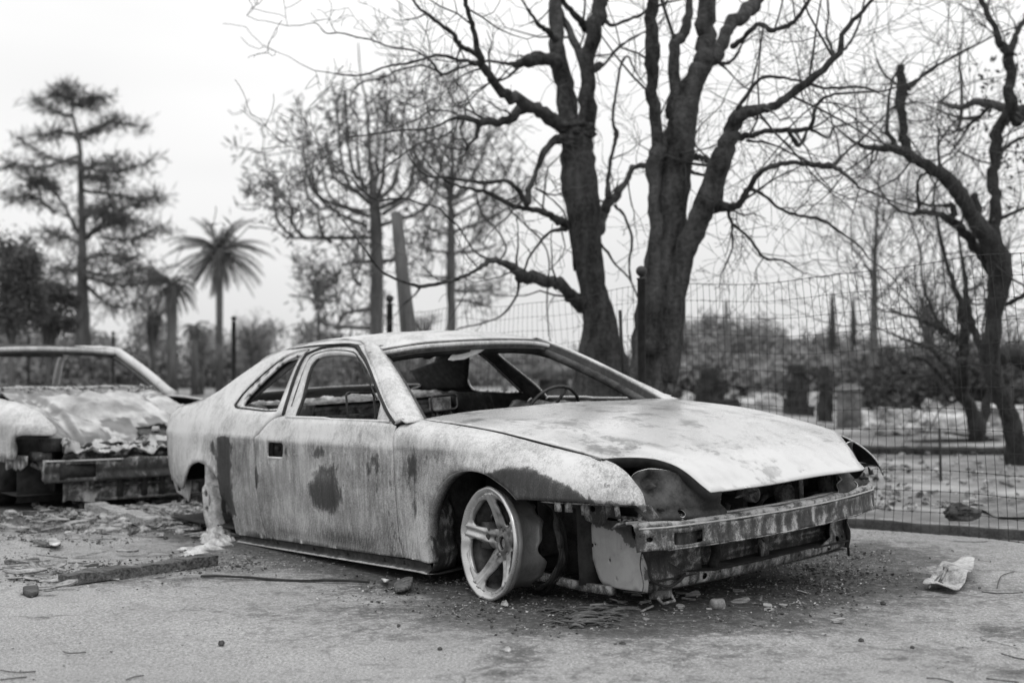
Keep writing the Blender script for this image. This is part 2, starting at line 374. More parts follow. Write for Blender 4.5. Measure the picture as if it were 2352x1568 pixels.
bump(t, b, math_(t, 'ADD', g, math_(t, 'MULTIPLY', n5, .6)), .55, .008)
me.materials.append(m)
go = bpy.data.objects.new('ground', me); COL.objects.link(go); tag(go, kind='structure')
# kerb
mb = MB(); K0 = KA-KD*3.2+KN*.0; K1 = KA+KD*9
def kerbpt(s, c): p = K0.lerp(K1, s); return p
prof = [(0, -.03), (0, .045), (.012, .055), (.14, .055), (.14, -.03)]
rk = random.Random(5)
nn = 120
ws = [(rk.uniform(-.006, .006), rk.uniform(-.004, .004)) for _ in range(nn+1)]
mb.grid(lambda u_, v_: (lambda p, q, k: p+KN*(prof[q][0]+ws[k][0])+Vector((0, 0, prof[q][1]+(ws[k][1] if 0 < q < 4 else 0))))(K0.lerp(K1, u_), int(round(v_*4)), int(round(u_*nn))), nn, 4)
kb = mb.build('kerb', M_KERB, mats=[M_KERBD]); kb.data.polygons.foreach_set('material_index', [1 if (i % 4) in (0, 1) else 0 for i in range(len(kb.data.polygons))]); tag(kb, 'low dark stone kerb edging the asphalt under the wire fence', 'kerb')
# ------------------------------------------------------------------ the burnt coupe
car = empty('burnt_car'); car.matrix_world = CARM
tag(car, 'burnt-out two-door coupe shell with pale bonnet and bare alloy front wheel, in the foreground', 'car')
WX = [-3.5,-3.3,-3.0,-2.585,-1.8,-1,-.3,0,.3,.5,.65,.75,.82]
WY = [.66,.74,.80,.84,.862,.868,.868,.868,.845,.80,.74,.66,.58]
ZZ = [.10,.15,.3,.45,.6,.72,.80,.86,.95,1.05,1.13,1.18,1.24]
ZY = [-.05,-.03,-.012,-.002,0,-.008,-.025,-.055,-.125,-.205,-.28,-.36,-.47]
WXs = np.array([p for p in cat(list(zip(WX, WY)), 8)]); ZZs = np.array([p for p in cat(list(zip(ZZ, ZY)), 8)])
EX = [-.6,-.27,-.04,.24,.46,.6,.7,.8]; EZ = [.853,.832,.81,.765,.722,.690,.65,.59]
CX = [-.66,-.3,0,.25,.46,.6,.7,.77,.815,.85]; CZ = [.866,.856,.835,.80,.757,.72,.677,.632,.600,.57]
CXs = np.array(cat(list(zip(CX, CZ)), 8)); EXs = np.array(cat(list(zip(EX, EZ)), 8))
def Wd(x): return float(np.interp(x, WXs[:, 0], WXs[:, 1]))
def archlip(X, Z):
    d1 = math.hypot(X+.14, Z-.40)-.29; d2 = math.hypot(X+2.5, Z-.36)-.25
    return .012*math.exp(-(d1/.035)**2)+.01*math.exp(-(d2/.03)**2)
def ysd(X, Z):
    cr = .006*math.exp(-((Z-.742)/.012)**2)
    return Wd(X)+float(np.interp(Z, ZZs[:, 0], ZZs[:, 1]))+archlip(X, Z)+cr
def yfen(X, Z):
    Zh = float(np.interp(X, EXs[:, 0], EXs[:, 1])); tt = max((Z-Zh+.16)/.16, 0); p = 6.5 if X < -.4 else 6.5-3.3*min((X+.4)/.8, 1)
    return Wd(X)+float(np.interp(min(Z, .72), ZZs[:, 0], ZZs[:, 1]))+archlip(X, Z)-.13*min(tt, 1.02)**p
def hz(x, y):
    c = float(np.interp(x, CXs[:, 0], CXs[:, 1])); e = float(np.interp(x, EXs[:, 0], EXs[:, 1]))
    z = c-(c-e)*(abs(y)/.72)**2
    z += .006*math.exp(-((abs(y)-.50+.14*(x-.0))/.03)**2)*ss(-.5, -.1, x)*(1-ss(.5, .7, x))
    z += .0035*math.sin(9*x+3*y)*math.sin(7*y+1)+.004*math.exp(-((x-.1)/.12)**2-((y+.2)/.2)**2)
    return z
def bs(X, Z):       # burn pattern of the flank: 0 pale, 1 black
    z0 = .742+.004*math.sin(X*9)
    low = 1-ss(z0-.004, z0+.004, Z)
    b = .09+.17*low*(1-ss(-.25, .05, X))
    b += .05*math.sin(X*6.3+Z*4)*low
    b = max(b, low*.48*box1(X, -2.285, -2.125, .012)*ss(.36, .38, Z))
    b = max(b, low*.42*box1(X, -2.125, -1.9, .01)*ss(.3, .6, Z))
    b = max(b, low*.5*blob(X, Z, -2.33, .68, .05, .05))
    b += .16*blob(X, Z, -1.18, .50, .13, .07, 4)-.1*blob(X, Z, -1.18, .60, .09, .03)
    b += .16*blob(X, Z, -1.50, .70, .08, .07)+.14*blob(X, Z, -1.22, .705, .085, .045, 3)+.2*blob(X, Z, -1.83, .68, .03, .07)
    b += .26*blob(X, Z, -.76, .66, .11, .09)+.26*blob(X, Z, -.48, .64, .07, .12)
    b += .14*blob(X, Z, -1.6, .55, .2, .08)+.16*blob(X, Z, -1.05, .32, .25, .03)+.14*blob(X, Z, -1.5, .30, .2, .02)
    b += .10*blob(X, Z, -1.1, .4, .8, .12)
    b -= .10*blob(X, Z, -1.2, .40, .5, .05)+.1*blob(X, Z, -.45, .36, .1, .1)
    # scorched nose of the wing
    top = .655+.035*math.sin((X-.02)*9) - .35*max(X-.42, 0)
    b += .34*ss(-.005, .03, X+.15*(Z-.65))*(1-ss(top-.012, top+.012, Z))*(1-.65*ss(.40, .62, X)*(.6+.8*fb(X*22, Z*30)))
    b += .06*ss(.2, .6, X)*(1-ss(.72, .78, Z))
    b -= .12*box1(X, -2.95, -2.35, .1)*ss(.45, .6, Z)*low
    return max(b, 0)
def scs(X, Z):      # where the paint is scorched off: .5 is the ragged edge
    z0 = .742; low = 1-ss(z0-.012, z0+.012, Z); f = 0
    def ell(cx, cz, rx, rz): return 1-.5*math.hypot((X-cx)/rx, (Z-cz)/rz)
    f = max(f, low*(1-.5*abs(X+2.205)/.078) if Z > .34 else 0)
    f = max(f, ell(-1.18, .53, .135, .10), ell(-1.22, .70, .07, .035)*.72, ell(-1.835, .56, .014, .055), ell(-1.52, .69, .05, .05)*.55, ell(-.76, .67, .08, .08)*.6, ell(-.47, .66, .05, .10)*.62, ell(-.45, .5, .03, .07)*.6, ell(-2.34, .68, .03, .04)*.8)
    top = .655+.035*math.sin((X-.02)*9)-.22*max(X-.42, 0)
    if X > -.06: f = max(f, min(.5+(top-Z)/.05, .5+(X+.02)/.05, 1.15)*(1-.33*ss(.42, .70, X)))
    if Z < .612 and X > .1: f -= .45*ss(.612, .585, Z)*(fb(X*45, Z*60) > -.05)
    return max(f, .27*low)
def side_map(s, off=0.0): return lambda X, Z: (X, s*(ysd(X, Z)-off), Z)
Q_OUT = [(-1.79,.252,1),(-1.826,.356),(-1.842,.473),(-1.846,.608),(-1.865,.734),(-1.827,.771),(-1.719,.843),(-1.643,.861,1),(-1.74,1.0),(-1.835,1.150,1),
 (-1.75,1.180),(-1.607,1.188),(-1.452,1.180),(-1.343,1.157),(-1.185,1.104),(-1.012,1.02),(-.894,.957),(-.75,.885),(-.645,.838,1),(-.60,.862,1),
 (-.75,.90),(-.894,.975),(-1.012,1.04),(-1.185,1.125),(-1.343,1.178),(-1.452,1.20),(-1.607,1.212),(-1.77,1.215),(-1.92,1.21),(-2.083,1.191),(-2.223,1.15),(-2.3,1.105),(-2.42,1.037),(-2.53,.975),(-2.65,.93),(-2.80,.90),(-2.97,.884),(-3.05,.85),(-3.068,.79),(-3.05,.735),(-3.026,.653),(-3.012,.581),(-2.99,.52),(-2.92,.465,1),(-2.80,.434,1),
 (-2.77,.45),(-2.703,.51),(-2.633,.571),(-2.525,.598),(-2.43,.59),(-2.34,.562),(-2.28,.521),(-2.262,.493,1),(-2.249,.437),(-2.203,.402),(-2.159,.357),(-2.127,.244,1)]
QWIN = [(-2.156,.905,1),(-2.158,.935),(-2.123,.99),(-2.079,1.044),(-2.021,1.107),(-1.961,1.140),(-1.905,1.149),(-1.877,1.123),(-1.836,1.069),(-1.797,.989),(-1.761,.928),(-1.745,.888,1),(-1.845,.884),(-2.03,.892),(-2.12,.895)]
QWO = [(-2.235,.90,1),(-2.222,.965),(-2.16,1.04),(-2.08,1.115),(-2.02,1.150),(-1.93,1.166),(-1.86,1.165),(-1.85,1.12),(-1.80,1.03),(-1.755,.94),(-1.722,.876,1),(-1.845,.873),(-2.05,.88),(-2.18,.885)]
DOOR = [(-.58,.283,1),(-.598,.375),(-.598,.513),(-.612,.703),(-.632,.83,1),(-.665,.838,1),(-.812,.843),(-1.04,.845),(-1.27,.849),(-1.52,.853),(-1.645,.854,1),(-1.72,.836),(-1.819,.768),(-1.857,.734),(-1.838,.608),(-1.834,.473),(-1.818,.356),(-1.782,.256,1),(-1.72,.257),(-1.19,.268),(-.74,.278)]
HAND = rrect(-1.718, .657, -1.560, .731, .02)
DOUT = [(-1.652,.850,1),(-1.735,1.0),(-1.822,1.143,1),(-1.75,1.170),(-1.607,1.178),(-1.452,1.170),(-1.343,1.147),(-1.185,1.094),(-1.012,1.010),(-.894,.948),(-.76,.88),(-.66,.836,1)]
DINN = [(-.80,.846,1),(-.845,.915,1),(-.88,.935),(-.957,.979),(-1.104,1.052),(-1.237,1.107),(-1.337,1.134),(-1.471,1.147),(-1.614,1.148),(-1.69,1.138),(-1.70,1.089),(-1.647,1.015),(-1.578,.929),(-1.540,.849,1)]
FEN = [(-.572,.283,1),(-.385,.281,1),(-.388,.355),(-.368,.454),(-.343,.515),(-.3,.577),(-.236,.631),(-.152,.664),(-.057,.674),(.021,.665),(.083,.64),(.143,.609),(.186,.577,1),(.346,.579),(.496,.579),(.628,.575),(.675,.572,1),(.706,.540,1),(.697,.575),(.675,.613),(.638,.646),(.59,.677),(.53,.703),(.475,.719,1),(.24,.762),(-.04,.807),(-.27,.829),(-.566,.850,1),(-.622,.832,1),(-.606,.703),(-.592,.513),(-.592,.375)]
for s in (-1, 1):
    fl = (s > 0)
    mb = MB(); panel(mb, outline(Q_OUT), [outline(QWO)], side_map(s), .024, bs, flip=fl, scorch=scs)
    q = mb.build('body_side', M_PAINT, car, solid=.012, mats=[M_INNER])
    # quarter window surround, set in
    mb = MB(); panel(mb, outline(QWO), [outline(QWIN)], side_map(s, .012), .02, lambda x, z: .12+.5*(random.random() < .12), flip=fl)
    mb.build('quarter_window_frame', M_PAINT, q, solid=.012, mats=[M_INNER])
    # dark channel round the quarter window
    pts = [(x, s*(ysd(x, z)-.010), z) for x, z in outline(QWO, 4)]; mb = MB(); mb.tube(pts+[pts[0]], .008, 5); mb.build('drip_channel', M_DARK, q)
    # door
    d = None
    mb = MB()
    dm_ = (lambda s_: lambda X, Z: (X, s_*(ysd(X, Z)), Z))(s)
    panel(mb, outline(DOOR), [HAND], dm_, .020, bs, flip=fl, scorch=scs)
    d = mb.build('door', M_PAINT, car, solid=.008, mats=[M_INMID])
    mb = MB(); mb.box((-1.64, s*(ysd(-1.64, .69)-.045), .694), (.17, .02, .09)); mb.box((-1.66, s*(ysd(-1.64, .69)-.03), .700), (.03, .02, .02))
    mb.build('handle_cavity', M_DARK, d)
    mb = MB(); mb.tube([(-1.705, s*(ysd(-1.6, .655)-.002), .656), (-1.57, s*(ysd(-1.6, .655)-.002), .658)], .006, 6, a=.02); mb.build('handle_lip', M_PAINT, d)
    mb = MB(); o_ = cat([p[:2] for p in DOUT[:3]], 6)[:-1]+cat([p[:2] for p in DOUT[2:]], 6)+cat([p[:2] for p in DINN[:2]], 3)[:-1]+cat([p[:2] for p in DINN[1:]], 6)
    panel(mb, o_, [], side_map(s, .010), .016, lambda x, z: .10, flip=fl)
    fr = mb.build('window_frame', M_PAINT, d, solid=.022, mats=[M_INNER])
    # door seal lines: outer rebate and inner channel
    mb = MB()
    ol = [(x, s*(ysd(x, z)-.006), z) for x, z in cat([p[:2] for p in Q_OUT[7:10]], 6)[:-1]+cat([p[:2] for p in Q_OUT[9:19]], 6)]
    mb.tube(ol, .0095, 5)
    mid = [(.5*(a[0]+b[0]), .5*(a[1]+b[1])) for a, b in zip(resample(cat([p[:2] for p in DOUT[2:]], 6), .05), [])] if False else []
    il = [(x, s*(ysd(x, z)-.030), z) for x, z in cat([p[:2] for p in DINN[1:]], 6)]
    mb.tube(il, .009, 5)
    mb.build('window_channel', M_DARK, fr)
    mb = MB(); g1 = [(x, s*(ysd(x, z)-.011), z) for x, z in [(-1.62,.90),(-1.69,1.01),(-1.765,1.13),(-1.70,1.158),(-1.607,1.162),(-1.452,1.155),(-1.34,1.138),(-1.19,1.078),(-1.03,1.000),(-.90,.935)]]
    mb.tube(cat(g1, 4), .0045, 4); mb.build('window_groove', M_DARK, fr)
    # inner front post of the door glass
    mb = MB(); mb.tube([(-.818, s*(.83), .70), (-.828, s*(ysd(-.83, .86)-.035), .86), (-.872, s*(ysd(-.87, .94)-.035), .945)], .011, 6); mb.build('glass_guide', M_DARK, d)
    mb = MB(); mb.grid(lambda u, v: (-1.80+1.2*u, s*(.765-.05*v), .83-.05*v+.006*math.sin(u*40)), 30, 2); mb.grid(lambda u, v: (-1.80+1.2*u, s*(.715+.01*math.sin(u*25)), .78-.5*v), 30, 4)
    mb.build('inner_door_skin', M_INMID, d, solid=.004)
    # belt lip at the foot of the window
    mb = MB(); mb.tube([(x, s*(ysd(x, .85)-.004), .846+(.005 if x < -1.2 else 0)) for x in np.linspace(-1.60, -.70, 16)], .007, 6, a=.03); mb.build('belt_rail', M_PAINT, d)
    # wing
    mb = MB(); panel(mb, outline(FEN), [], lambda X, Z: (X, s*yfen(X, Z), Z), .016, bs, flip=fl, scorch=scs)
    f_ = mb.build('fender', M_PAINT, car, solid=.006, mats=[M_INNER])
    mb = MB()
    rr_ = random.Random(11)
    for X0 in (.36, .43, .50, .60):   # torn fixing tabs below the wing
        wv = rr_.uniform(.015, .05); hv = rr_.uniform(.012, .05); mb.box((X0+rr_.uniform(-.02, .02), s*(yfen(X0, .58)-.018), .574-hv/2), (wv, .008, hv), Matrix.Rotation(rr_.uniform(-.2, .2), 3, 'Y'), a=.4)
    mb.grid(lambda u, v: (.30+.38*u, s*(yfen(.30+.38*u, .58)-.012-.05*v), .574-.012*v*math.sin(u*14)**2), 20, 2, lambda u, v: .35)
    mb.build('fender_tab', M_RUST, f_, solid=.003)
    mb = MB(); aa = cat([p[:2] for p in FEN[1:13]], 5)
    mb.grid(lambda u, v: (lambda p: (p[0]+(.0)*v, s*(yfen(p[0], p[1])-.002-.05*v), p[1]-.004*v))(aa[int(round(u*(len(aa)-1)))]), len(aa)-1, 2, lambda u, v: .25+.3*v)
    mb.build('arch_flange', M_PAINT, f_, solid=.003)
    # inner wheelhouse
    mb = MB(); mb.grid(lambda u, v: (-.46+.80*u, s*.50, .24+(.50-.10*u*u)*v), 8, 5)
    mb.grid(lambda u, v: (-.455+.006*math.sin(v*9), s*(.50+.33*u), .26+.5*v), 4, 8)
    mb.grid(lambda u, v: (-.46+.72*u, s*(.50+.27*v), .745-.02*v-.10*ss(.2, 1, u)), 8, 3)
    mb.build('wheelhouse', M_INNER, car, solid=.004)
    mb = MB(); mb.grid(lambda u, v: (-.395+.02*math.sin(v*5)-.03*u, s*(.845-.14*u-.01*math.sin(v*12)), .24+.36*v), 8, 12, lambda u, v: .3+.4*random.random())
    mb.build('inner_fender_strip', M_RUST, car, solid=.004)
    # rear wheelhouse and outer sill
    mb = MB(); mb.grid(lambda u, v: (-2.95+.85*u, s*.52, .25+.6*v), 8, 5); mb.grid(lambda u, v: (-2.95+.85*u, s*(.52+.27*v), .66), 8, 3); mb.grid(lambda u, v: (-2.13+.02*v, s*(.52+.29*u), .28+.4*v), 4, 6)
    mb.grid(lambda u, v: (-2.90, s*(.50+.25*u), .47+.4*v), 4, 6)
    mb.build('rear_wheelhouse', M_DARK, car, solid=.004)
    mb = MB()
    def sl_(u, v):
        X = -2.11+1.72*u; zb = .252+.028*u
        P_ = [(-.012, .0), (-.022, -.028+.0*u), (-.005, -.040), (.006, -.043), (-.06, -.050), (-.25, -.045)][int(round(v*5))]
        return (X, s*(ysd(X, .27)+P_[0]), zb+P_[1])
    mb.grid(sl_, 80, 5, lambda u, v: (.8, .8, .6, -.15, .8, .9)[int(round(v*5))])
    for X in (-1.7, -1.35, -1.05, -.75, -.6): mb.box((X, s*(ysd(X, .25)-.016), .235+.016*(X+2.1)), (.01, .012, .014), a=1.)
    mb.build('sill', M_RUST, car, solid=.003)
    # windscreen pillar
    RL = [(-.565,.846),(-.66,.868),(-.75,.897),(-.894,.970),(-1.012,1.035),(-1.185,1.12),(-1.343,1.174)]
    RL = [(x, s*ysd(x, z), z) for x, z in cat(RL, 6)]
    WL = [Vector((-.570, s*.722, .848)).lerp(Vector((-1.235, s*.50, 1.176)), i/(len(RL)-1))+Vector((.0, 0, .018*math.sin(PI*i/(len(RL)-1)))) for i in range(len(RL))]
    def pil(u, v):
        i = int(round(u*(len(RL)-1))); p = Vector(RL[i]).lerp(WL[i], min(v/.6, 1))
        n_ = Vector((.45, s*.55, .7)).normalized(); 
        if v <= .6: p += n_*.016*math.sin(PI*v/.6)*ss(0, .2, u)
        else: p += Vector((-.06, -s*.045, -.010))*(v-.6)/.4
        return p
    mb = MB(); mb.grid((lambda u, v: pil(1-u, v)) if s < 0 else pil, len(RL)-1, 10, lambda u, v: .08 if v < .58 else (.35 if v < .7 else .95))
    ap = mb.build('windscreen_pillar', M_PAINT, car, solid=.006, mats=[M_INNER])
    mb = MB(); mb.tube([p+Vector((-.045, -s*.035, -.035)) for p in WL], [.022]*len(WL), 6); mb.build('pillar_trim', M_INNER, ap)
# roof
TOPX = [-2.3,-2.223,-2.083,-1.92,-1.77,-1.607,-1.452,-1.343,-1.185]; TOPZ = [1.105,1.15,1.191,1.21,1.215,1.212,1.20,1.178,1.125]
RCX = [-2.34,-2.2,-1.95,-1.6,-1.35,-1.24,-1.15]; RCZ = [1.12,1.185,1.225,1.238,1.224,1.203,1.18]
def roofp(u, v):
    y = 2*v-1; X = -2.27+(1.075+.05*(1-y*y)-.0*abs(y))*u
    xe = min(X, -1.225+0*X); z_e = float(np.interp(xe, TOPX, TOPZ)); ye = ysd(xe, z_e)-.002
    zc = float(np.interp(X, RCX, RCZ))
    z = z_e+(zc-z_e)*(1-abs(y)**2.6) if zc > z_e else zc
    return (X, y*ye, z+.002*math.sin(X*30)*math.sin(y*11))
mb = MB(); mb.grid(roofp, 40, 40, lambda u, v: .06+.05*math.sin(u*9)+.35*(u > .985))
roof = mb.build('roof', M_PAINT, car, solid=-.006, mats=[M_DARK])
hdr = [Vector(roofp(1, j/24))+Vector((.004, 0, -.014)) for j in range(25)]
mb = MB(); mb.tube(hdr, .012, 6, a=.15); mb.tube([p+Vector((-.02, 0, -.012)) for p in hdr], .014, 6, a=.45); mb.build('header_rail', M_PAINT, roof)
mb = MB(); mb.tube([p*1.0+Vector((-.055, 0, -.028)) for p in hdr], .026, 6); mb.grid(lambda u, v: (-1.25-.9*u, (2*v-1)*.5, 1.172+.02*math.sin(u*3)), 10, 8); mb.build('roof_lining_frame', M_DARK, roof, solid=.004)
mb = MB(); mb.tube([p+Vector((.006, 0, -.028)) for p in hdr[2:-2]], .005, 5); mb.build('windscreen_channel', M_DARK, roof)
# hanging visor sheet
mb = MB(); vp = [(-.16,1.105),(-.12,1.098),(-.045,1.102),(.02,1.125),(.07,1.150),(-.06,1.152),(-.10,1.13)]
panel(mb, vp, [], lambda y, z: (-1.175+.03*math.sin(y*20)+.5*(1.15-z), y, z-.012), .012, lambda y, z: .02); mb.build('hanging_visor', M_PAINT, car, solid=.004)
mb = MB(); panel(mb, [(-.25,1.15),(-.235,1.10),(-.20,1.098),(-.13,1.125),(-.08,1.15)], [], lambda y, z: (-1.25, y, z), .02, lambda y, z: .9); mb.build('charred_visor', M_PAINT, car, solid=.004)
# bonnet
HN = [(-.625,-.60),(-.59,-.72,1),(-.30,-.727),(0,-.720),(.24,-.700),(.40,-.685),(.478,-.678,1),(.495,-.620),(.53,-.56),(.565,-.525),(.60,-.505),(.661,-.487),(.721,-.483),(.761,-.481),(.806,-.474,1),
      (.812,-.377),(.818,-.132),(.818,.123),(.815,.37),(.806,.43,1),(.76,.445),(.698,.492),(.619,.556),(.54,.63),(.478,.678,1),(.40,.685),(.24,.700),(0,.720),(-.30,.727),(-.59,.72,1),(-.625,.60),(-.655,.3),(-.66,0),(-.655,-.3)]
rh = random.Random(8)
HB = [(rh.uniform(-.6, .5), rh.uniform(-.65, .65), rh.uniform(.05, .16), rh.uniform(.04, .12), rh.uniform(-.1, .22)) for _ in range(26)]
def bh(x, y):
    b = .09+.05*ss(.3, -.5, x)
    for cx, cy, rx, ry, a in HB: b += a*blob(x, y, cx, cy, rx, ry)*.55
    b += .12*blob(x, y, .80, -.12, .012, .02)+.10*blob(x, y, -.35, .35, .12, .3)
    b -= .12*ss(.60, .70, x)
    return max(b, 0)
mb = MB(); panel(mb, outline(HN), [circ(.788, .052, .0035, 8), circ(.786, .070, .0035, 8)], lambda x, y: (x, y, hz(x, y)), .022, bh, scorch=lambda x, y: max([.36]+[(1-.5*math.hypot((x-cx)/rx, (y-cy)/ry))*.62 for cx, cy, rx, ry, a in HB]+[1-.5*math.hypot((x-.768)/.026, (y+.09)/.05)])*(1-ss(.62, .7, x)*(abs(y+.09) > .12)))
hood = mb.build('hood', M_HOOD, car, solid=.006, mats=[M_DARK])
for s in (-1, 1):   # dark turned-down lip round the headlamp cut
    lp = [(x, y) for x, y in (outline(HN)) if .47 < x < .81 and y*s > .42]
    if s > 0: lp = lp[::-1]
    mb = MB(); mb.grid(lambda u, v: (lambda p: (p[0]-.035*v*(1 if v > .3 else 0), p[1]*(1-.05*v), hz(*p)-.002-.038*min(v*1.6, 1)))(lp[int(round(u*(len(lp)-1)))]), len(lp)-1, 3)
    mb.build('headlamp_lip', M_DARK, hood, solid=.003)
for s in (-1, 1):
    mb = MB(); mb.tube([(x, s*(float(np.interp(x, [-.6, 0, .46], [.723, .722, .684]))), float(np.interp(x, EXs[:, 0], EXs[:, 1]))-.004) for x in np.linspace(-.58, .47, 20)], .0028, 5)
    mb.build('hood_gap', M_DARK, hood)
mb = MB(); mb.grid(lambda u, v: (-.72+.12*u, (2*v-1)*.74, .842+.012*u-.006*abs(2*v-1)), 3, 20, lambda u, v: .6); mb.build('cowl', M_RUST, car, solid=.004)
# firewall, floor, tail
mb = MB(); mb.grid(lambda u, v: (-.64, (2*u-1)*.72, .22+.63*v), 10, 8); mb.build('firewall', M_DARK, car, solid=.01)
mb = MB(); mb.grid(lambda u, v: (-3.0+2.55*u, (2*v-1)*.80, .265+.01*math.sin(u*40)*math.sin(v*20)+(.12 if abs(v-.5) < .09 and .25 < u < .75 else 0)), 60, 24); mb.build('floor_pan', M_DARK, car, solid=.01)
def deck(u, v):
    y = 2*v-1; X = -3.06+.42*u; xe = X; ze = float(np.interp(X, [-3.065,-3.05,-2.97,-2.80,-2.65], [.80,.85,.884,.90,.93])); ye = ysd(X, ze)
    return (X, y*ye, ze+.02*(1-y*y))
mb = MB(); mb.grid(deck, 12, 20, lambda u, v: .12); mb.build('trunk_lid', M_PAINT, car, solid=-.005)
mb = MB(); mb.grid(lambda u, v: (-3.055+.06*(1-v)**2+.0*u, (2*u-1)*(ysd(-3.05, .5+.34*v)-.004), .47+.34*v), 20, 8, lambda u, v: .25); 
mb.build('tail_panel', M_PAINT, car, solid=.005)
mb = MB(); panel(mb, [(-3.03,.50),(-2.90,.50),(-2.78,.475),(-2.785,.44),(-2.80,.39),(-2.82,.355),(-2.85,.372),(-2.89,.385),(-2.97,.40),(-3.0,.45)], [rrect(-2.955,.41,-2.915,.475,.006)], lambda X, Z: (X, -(.775-.1*(Z-.3)*0), Z), .02, lambda x, z: .2)
mb.build('rear_valance', M_PAINT, car, solid=.006)
# parcel shelf with ash, bulkhead
ra = random.Random(21)
mb = MB(); mb.grid(lambda u, v: (-2.62+.42*u, (2*v-1)*.70, .862+.032*max(0, .6+fb(u*4, v*16))*math.sin(PI*min(max(u, .0), 1))**.4+.01), 22, 70); mb.build('ash_on_shelf', M_ASH, car)
mb = MB(); mb.box((-2.42, 0, .845), (.46, 1.42, .02)); mb.build('parcel_shelf', M_INMID, car)
mb = MB(); mb.grid(lambda u, v: (-2.19-.03*math.sin(v*3), (2*u-1)*.70, .30+.545*v), 14, 10)
for i in range(9):
    y = -.62+i*.155; mb.tube([(-2.175, y, .35), (-2.18, y+.02*ra.uniform(-1, 1), .83)], .012, 5)
for i in range(14): mb.box((-2.16, ra.uniform(-.65, .65), ra.uniform(.7, .84)), (.02, ra.uniform(.02, .06), ra.uniform(.015, .04)))
mb.tube([(-2.16, -.70, .80), (-2.16, .70, .79)], .014, 6)
mb.build('rear_bulkhead', M_INMID, car, solid=.004)
# seats: bare frames
for y0, nm in ((-.36, 0), (.36, 1)):
    mb = MB()
    for k in range(2):
        x0 = -1.30+.02*k
    def lp(x, w_, z0, z1, r=.03, n=4, lean=.25, tilt=0):
        P = rrect(y0-w_/2, z0, y0+w_/2, z1, r); return [(x-lean*(z-z0), y, z+tilt*(y-y0)) for y, z in P]
    P = lp(-1.16, .42, .34, .80); mb.tube(P+[P[0]], .014, 6)
    for i in range(7): z = .40+.055*i; mb.tube([(-1.16-.25*(z-.34), y0-.2, z), (-1.16-.25*(z-.34)+.01, y0+.2, z)], .004, 4)
    mb.tube([(-1.10, y0-.2, .30), (-.70, y0-.2, .34)], .016, 6); mb.tube([(-1.10, y0+.2, .30), (-.70, y0+.2, .34)], .016, 6); mb.tube([(-.70, y0-.2, .34), (-.70, y0+.2, .34)], .016, 6)
    sf_ = mb.build('seat_frame', M_INNER, car)
    yl, yr, zl, zh_ = ((-.735, -.585, .84, .965) if nm == 0 else (-.262, -.11, .845, .918))
    mb = MB(); P = [(-1.16-.1*(z-.84), y, z-.05*(y-yl)*(1 if nm == 0 else -1)) for y, z in rrect(yl, zl, yr, zh_, .018)]
    mb.tube(P+[P[0]], .0055, 6)
    yc = (yl+yr)/2; mb.tube([(-1.17, yc-.04, zl), (-1.165, yc-.05, .76)], .006, 6); mb.tube([(-1.17, yc+.04, zl), (-1.165, yc+.05, .76)], .006, 6)
    mb.build('headrest_frame', M_IRON, car)
    if nm == 1:
        mb = MB(); mb.grid(lambda u, v: (-1.20, yl+.01+(yr-yl-.02)*u, zl+.005+(zh_-zl-.012)*v), 4, 3); mb.build('headrest_pad_remains', M_INMID, car)
# dash bar, steering wheel
mb = MB(); mb.tube([(-.78, -.72, .78), (-.80, 0, .79), (-.78, .72, .78)], .022, 8); mb.tube([(-.80, .32, .78), (-.93, .32, .83)], .02, 8)
for i in range(12): y = ra.uniform(-.65, .65); mb.box((-.78+ra.uniform(-.05, .05), y, .70+ra.uniform(-.05, .06)), (ra.uniform(.03, .1), ra.uniform(.03, .12), ra.uniform(.03, .1)))
mb.build('dashboard_frame', M_INNER, car)
RS = Matrix.Translation((-.955, .325, .795)) @ Matrix.Rotation(math.radians(-68), 4, 'Y')
mb = MB(); cr = [RS @ Vector((.150*math.cos(a), .172*math.sin(a), 0)) for a in np.linspace(0, 2*PI, 33)]; mb.tube(cr, .0085, 8)
for a in (.0+.35, 2.2, 4.2): mb.tube([RS @ Vector((0, 0, .02)), RS @ Vector((.148*math.cos(a), .168*math.sin(a), 0))], .008, 6)
mb.tube([RS @ Vector((0, 0, .03)), RS @ Vector((0, 0, -.10))], .03, 8); mb.build('steering_wheel', M_IRON, car)
# far inside wall
for s in (-1, 1):
    mb = MB(); mb.grid(lambda u, v: (-2.66+.9*u, s*(.74-.13*v-.05*u), .50+.39*v), 10, 8, lambda u, v: .5+.3*ra.random()); mb.build('inner_side_panel', M_RUST, car, solid=.004)
    mb = MB(); mb.grid(lambda u, v: (lambda X, Z: (X, s*(ysd(X, Z)-.05), Z))(-2.60+.42*u+.30*v*u, .90+(.24-.12*(1-u))*v), 10, 10, lambda u, v: .75+.2*ra.random()); mb.build('inner_pillar_panel', M_RUST, car, solid=.004)
